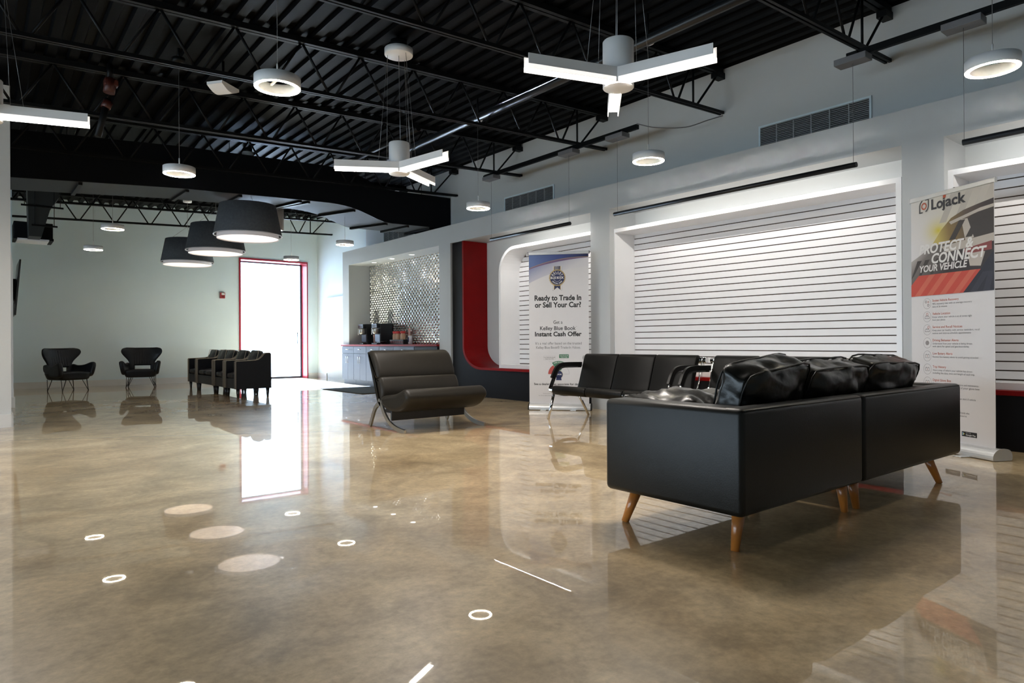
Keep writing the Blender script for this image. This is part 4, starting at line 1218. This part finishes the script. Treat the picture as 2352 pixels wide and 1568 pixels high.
car_g = grad_material('brown_car_gradient', [(0, (.50, .40, .12)), (.25, (.22, .15, .06)), (.6, (.10, .075, .06)), (1, (.05, .04, .045))], (.30, 0, 1.85), (.80, 0, 1.95))
dark_g = grad_material('dark_road_gradient', [(0, (.50, .46, .44)), (.35, (.16, .145, .14)), (1, (.035, .03, .035))], (.10, 0, 1.78), (.35, 0, 1.50))
M_ = [sky_g, yel_g, car_g, dark_g, red_ink, mat('light_red_ink', (.55, .13, .09), .6), mat('navy_black_ink', (.022, .026, .042), .6), white_ink, mat('tan_highlight', (.46, .42, .38), .6), mat('pale_stripe', (.47, .44, .40), .6), mat('dark_stripe', (.05, .045, .045), .6), mat('car_lamp_red', (.22, .06, .06), .6), mat('navy_stripe_ink', (.035, .038, .058), .6)]
a.mi = 0; a.poly(pl_([(-.826, BOT), (-.003, BOT), (-.003, TOPZ), (-.826, TOPZ)], Y1))
# pale diagonal stripes at the upper right
a.mi = 9
for u in (-.40, -.25, -.10):
    a.poly(pl_([(u - .12, 1.96), (u - .05, 1.96), (min(u + .07, -.004), 2.192), (min(u, -.03), 2.192)], Y1 - .0006))
# dark road with slanted edge (lower left) and car side
a.mi = 3; a.poly(pl_([(-.826, BOT), (-.003, BOT), (-.003, 1.76), (-.50, 1.79), (-.60, 1.77), (-.74, 1.70), (-.826, 1.66)], Y1 - .0008))
a.mi = 2; a.poly(pl_([(-.60, 1.78), (-.50, 1.90), (-.40, 1.985), (-.28, 2.03), (-.14, 2.055), (-.003, 2.075), (-.003, 1.76), (-.30, 1.77)], Y1 - .0010))
# window, roof line, highlight
a.mi = 10; a.poly(pl_([(-.20, 1.79), (-.27, 1.93), (-.20, 1.975), (-.003, 2.01), (-.003, 1.79)], Y1 - .0012))
a.mi = 8
a.poly(pl_([(-.42, 1.955), (-.28, 1.985), (-.12, 2.02), (-.003, 2.03), (-.003, 2.005), (-.14, 1.99), (-.30, 1.955), (-.40, 1.93)], Y1 - .0014))
a.poly(pl_([(-.30, 1.955), (-.24, 1.955), (-.18, 1.79), (-.26, 1.77)], Y1 - .0014))
a.poly(pl_([(-.50, 1.755), (-.30, 1.775), (-.003, 1.80), (-.003, 1.735), (-.20, 1.715), (-.45, 1.70)], Y1 - .0014))
a.poly(pl_([(-.24, 1.66), (-.16, 1.685), (-.08, 1.66), (-.12, 1.55), (-.22, 1.56)], Y1 - .0014))
a.mi = 11; a.poly(pl_([(-.28, 1.705), (-.02, 1.74), (-.02, 1.67), (-.26, 1.66)], Y1 - .0016))
# translucent-looking diagonal bars printed over the picture
a.mi = 10
for u0 in (-.62, -.46, -.30, -.14):
    if u0 > -.2: continue
    a.poly(pl_([(u0 + .20, 1.80), (u0 + .26, 1.80), (min(u0 + .36, -.004), 1.95), (min(u0 + .30, -.02), 1.95)], Y1 - .0017))
for u0 in (-.826, -.74, -.62):
    a.poly(pl_([(u0, 1.50 if u0 < -.8 else 1.53), (u0 + .03, 1.53), (u0 + .12, 1.66), (u0 + .07, 1.66)], Y1 - .0017))
# navy corner and red field
a.mi = 6; a.poly(pl_([(-.30, BOT), (-.003, BOT), (-.003, 1.665), (-.12, 1.525)], Y1 - .0020))
a.mi = 12
for u0 in (-.22, -.10): a.poly(pl_([(u0, BOT), (u0 + .06, BOT), (min(u0 + .18, -.004), 1.50), (min(u0 + .12, -.05), 1.50)], Y1 - .0022))
a.mi = 4; a.poly(pl_([(-.826, BOT), (-.284, BOT), (-.119, 1.524), (-.741, 1.527), (-.826, 1.445)], Y1 - .0024))
a.mi = 5
for u0 in (-.79, -.655, -.52, -.385): a.poly(pl_([(u0, BOT), (u0 + .062, BOT), (u0 + .227, 1.525), (u0 + .165, 1.525)], Y1 - .0026))
a.build('printed_picture', M_, pan)
YT = Y1 - .0032
# logo
T = Letters(YT)
T.line('Lo', o_ - .600, o_ - .478, 2.094, .088, .04); T.line('\u0237ack' if False else 'jack', o_ - .490, o_ - .252, 2.094, .088, .04)
T.build('logo_lettering', charc_ink, pan)
a = MB(); ix, iz = o_ - .679, 2.139
a.mi = 0
def arcband(mb, r0, r1, d0, d1, y, cx, cz, n=10):
    for k in range(n):
        q0, q1 = math.radians(d0 + (d1 - d0) * k / n), math.radians(d0 + (d1 - d0) * (k + 1) / n)
        mb.poly([(cx + r * math.cos(q), y, cz + r * math.sin(q) * 1.1) for r, q in ((r0, q0), (r1, q0), (r1, q1), (r0, q1))])
arcband(a, .043, .053, 110, 180, YT, ix, iz); a.poly([(ix - .053, YT, iz), (ix - .043, YT, iz), (ix - .043, YT, iz - .048), (ix - .053, YT, iz - .058)]); a.poly([(ix - .053, YT, iz - .058), (ix - .043, YT, iz - .048), (ix - .012, YT, iz - .048), (ix - .016, YT, iz - .058)])
arcband(a, .043, .053, -70, 0, YT, ix, iz); a.poly([(ix + .053, YT, iz), (ix + .043, YT, iz), (ix + .043, YT, iz + .048), (ix + .053, YT, iz + .058)]); a.poly([(ix + .053, YT, iz + .058), (ix + .043, YT, iz + .048), (ix + .012, YT, iz + .048), (ix + .016, YT, iz + .058)])
a.mi = 1; arcband(a, .018, .029, 0, 360, YT, ix, iz, 28)
a.poly([(o_ - .478, YT - .0004, 2.170), (o_ - .450, YT - .0004, 2.170), (o_ - .446, YT - .0004, 2.202), (o_ - .478, YT - .0004, 2.194)])
a.build('logo_icon', [charc_ink, orange_ink], pan)
T = Letters(YT)
T.line('PROTECT &', o_ - .735, o_ - .184, 1.715, .080, .045, .22)
T.line('CONNECT', o_ - .600, o_ - .062, 1.622, .084, .045, .22)
T.line('YOUR VEHICLE', o_ - .730, o_ - .240, 1.556, .056, .040, .22)
T.build('headline_text', white_ink, pan)
T = Letters(Y1); B = Letters(Y1)
items = [('Stolen Vehicle Recovery', -.330, '98% recovery rate with an average recovery', -.204, 'time of 26 minutes', -.445),
         ('Vehicle Location', -.415, 'Know where your vehicle is at all times right', -.205, 'from your phone', -.465),
         ('Service and Recall Notices', -.297, 'Keep your car healthy with service reminders, recall', -.135, 'notices and click-to-schedule appointments', -.215),
         ('Driving Behavior Alerts', -.335, 'Understand how your vehicle is being driven', -.205, 'with alerts for speed and geo-boundaries', -.235),
         ('Low Battery Alerts', -.395, 'Receive low-battery alerts to avoid getting stranded', -.150, '', 0),
         ('Trip History', -.46, 'View a map of where your vehicle has driven', -.205, 'including the date, time and length of each trip', -.185),
         ('Digital Glove Box', -.41, 'Store your service records, insurance and maintenance', -.150, 'documents in one place, all of your glove box', -.14),
         ('Early Warning', -.44, 'Get an instant notification and an alert if vehicle', -.175, 'is moved', -.50),
         ('Connected Safety', -.41, 'Share your location with family and friends who', -.235, 'need to know and more', -.26)]
C_ = MB()
for i, (h_, e1, l1, e2, l2, e3) in enumerate(items):
    z = 1.287 - i * .1155
    T.line(h_, o_ - .598, o_ + e1, z, .020, .006)
    B.line(l1, o_ - .598, o_ + e2, z - .027, .0155)
    if l2: B.line(l2, o_ - .598, o_ + e3, z - .052, .0155)
    cx, cz = o_ - .655, z - .014
    C_.mi = 0; arcband(C_, .0405, .0425, 0, 360, Y1, cx, cz, 30)
    C_.mi = 1 if i != 3 else 0
    if i in (0,):
        C_.mi = 0; arcband(C_, .006, .011, 0, 360, Y1, cx - .012, cz + .016, 12); arcband(C_, .006, .011, 0, 360, Y1, cx + .012, cz - .014, 12); C_.mi = 1; arcband(C_, .004, .007, 0, 360, Y1, cx + .013, cz + .014, 10)
    elif i in (1, 2):
        C_.mi = 1; arcband(C_, .008, .011, 0, 360, Y1, cx + (.0 if i == 1 else .014), cz + .022, 14)
        C_.mi = 0
        for x0_, z0_, x1_, z1_ in ((-.026, -.018, .026, -.014), (-.026, -.018, -.022, .0), (.022, -.018, .026, .0), (-.02, .0, .02, .004), (-.014, .004, -.010, .012), (.010, .004, .014, .012), (-.014, .010, .014, .013)):
            C_.poly([(cx + x0_, Y1, cz + z0_), (cx + x1_, Y1, cz + z0_), (cx + x1_, Y1, cz + z1_), (cx + x0_, Y1, cz + z1_)])
    elif i == 3:
        C_.mi = 0; disc(C_, cx, cz, .020, Y1, 20)
    else:
        C_.mi = 0
        for x0_, z0_, x1_, z1_ in ((-.022, -.016, .022, -.013), (-.022, .010, .022, .013), (-.022, -.016, -.019, .012), (.019, -.016, .022, .012), (-.014, .013, -.008, .018), (.008, .013, .014, .018)):
            C_.poly([(cx + x0_, Y1, cz + z0_), (cx + x1_, Y1, cz + z0_), (cx + x1_, Y1, cz + z1_), (cx + x0_, Y1, cz + z1_)])
        C_.mi = 1; C_.poly([(cx - .0015, Y1, cz - .008), (cx + .0015, Y1, cz - .008), (cx + .0015, Y1, cz + .006), (cx - .0015, Y1, cz + .006)])
T.build('item_headings', orange_ink, pan); B.build('item_text', grey_ink, pan)
C_.build('item_icons', [mat('icon_grey_ink', (.28, .27, .28), .6), orange_ink], pan)
a = MB()
for u0 in (-.47, -.308):
    a.mi = 0; a.poly(pl_([(u0, .151), (u0 + .142, .151), (u0 + .142, .192), (u0, .192)], Y1))
a.mi = 1; a.poly(pl_([(-.301, .158), (-.278, .172), (-.301, .186)], Y2)); a.mi = 2; a.poly(pl_([(-.290, .165), (-.276, .172), (-.290, .179)], Y3))
a.build('store_badges', [ink_m, mat('pale_cyan_ink', (.30, .50, .60), .6), mat('yellow_ink', (.6, .45, .05), .6)], pan)
T = Letters(Y2); T.line('Google Play', o_ - .268, o_ - .176, .160, .0125, .02); T.line('GET IT ON', o_ - .268, o_ - .222, .180, .006); T.line('App Store', o_ - .435, o_ - .345, .160, .0125, .02)
T.build('badge_lettering', white_ink, pan)
# ------------------------------------------------------------------ daylight
wd = bpy.data.worlds.new('daylight'); scn.world = wd; wd.use_nodes = True
bg = wd.node_tree.nodes['Background']; bg.inputs['Color'].default_value = (.68, .85, 1.0, 1); bg.inputs['Strength'].default_value = WORLD
sl = bpy.data.lights.new('sun', 'SUN'); sl.energy = SUN; sl.angle = math.radians(.6); sl.color = (.66, .79, 1)
so = bpy.data.objects.new('sun', sl); COL.objects.link(so)
so.rotation_euler = Vector((-.07, -1, -.62)).to_track_quat('-Z', 'Y').to_euler()
so.location = (6, 30, 12)

# sampling portals in the daylight openings (they emit nothing themselves; they tell Cycles where the sky comes in)
def portal(loc, sx, sy, direction):
    l = bpy.data.lights.new('window_portal', 'AREA'); l.shape = 'RECTANGLE'; l.size = sx; l.size_y = sy; l.cycles.is_portal = True
    o = bpy.data.objects.new('window_portal', l); COL.objects.link(o); o.location = loc
    o.rotation_euler = Vector(direction).to_track_quat('-Z', 'Z').to_euler()
for y0, y1 in ((-.1, 3.8), (4.3, 8.2), (8.7, 12.6)):
    portal((XL - .15, (y0 + y1) / 2, 1.05), y1 - y0, 1.5, (1, 0, 0))
portal(((DX0 + DX1) / 2, YB + .45, DZ / 2), DX1 - DX0, DZ, (0, -1, 0))

# ------------------------------------------------------------------ camera
F = 1532.7
yaw, pitch, roll = math.radians(-38.701), math.radians(-.086), math.radians(-.311)
cy, sy, cp, sp, cr, sr = math.cos(yaw), math.sin(yaw), math.cos(pitch), math.sin(pitch), math.cos(roll), math.sin(roll)
Ym = Matrix(((cy, 0, sy), (0, 1, 0), (-sy, 0, cy))); Pm = Matrix(((1, 0, 0), (0, cp, -sp), (0, sp, cp))); Zm = Matrix(((cr, -sr, 0), (sr, cr, 0), (0, 0, 1)))
A_ = Zm @ Pm @ Ym @ Matrix(((1, 0, 0), (0, 0, -1), (0, 1, 0)))
At = A_.transposed()
right, down, fwd = At.col[0], At.col[1], At.col[2]
cam = bpy.data.cameras.new('camera'); co = bpy.data.objects.new('camera', cam); COL.objects.link(co)
mw = Matrix((right, -down, -fwd)).transposed().to_4x4(); mw.translation = (0, 0, .95)
co.matrix_world = mw
cam.sensor_width = 36; cam.sensor_fit = 'HORIZONTAL'; cam.lens = F / 2352 * 36; cam.clip_start = .05
scn.camera = co
vs = scn.view_settings
scn.display_settings.display_device = 'sRGB'
vs.view_transform = 'Standard'; vs.look = 'None'; vs.gamma = 1; vs.use_curve_mapping = False; vs.exposure = EXPO
scn.cycles.use_denoising = True
scn.cycles.max_bounces = 10; scn.cycles.diffuse_bounces = 5; scn.cycles.glossy_bounces = 5
scn.cycles.sample_clamp_indirect = 14
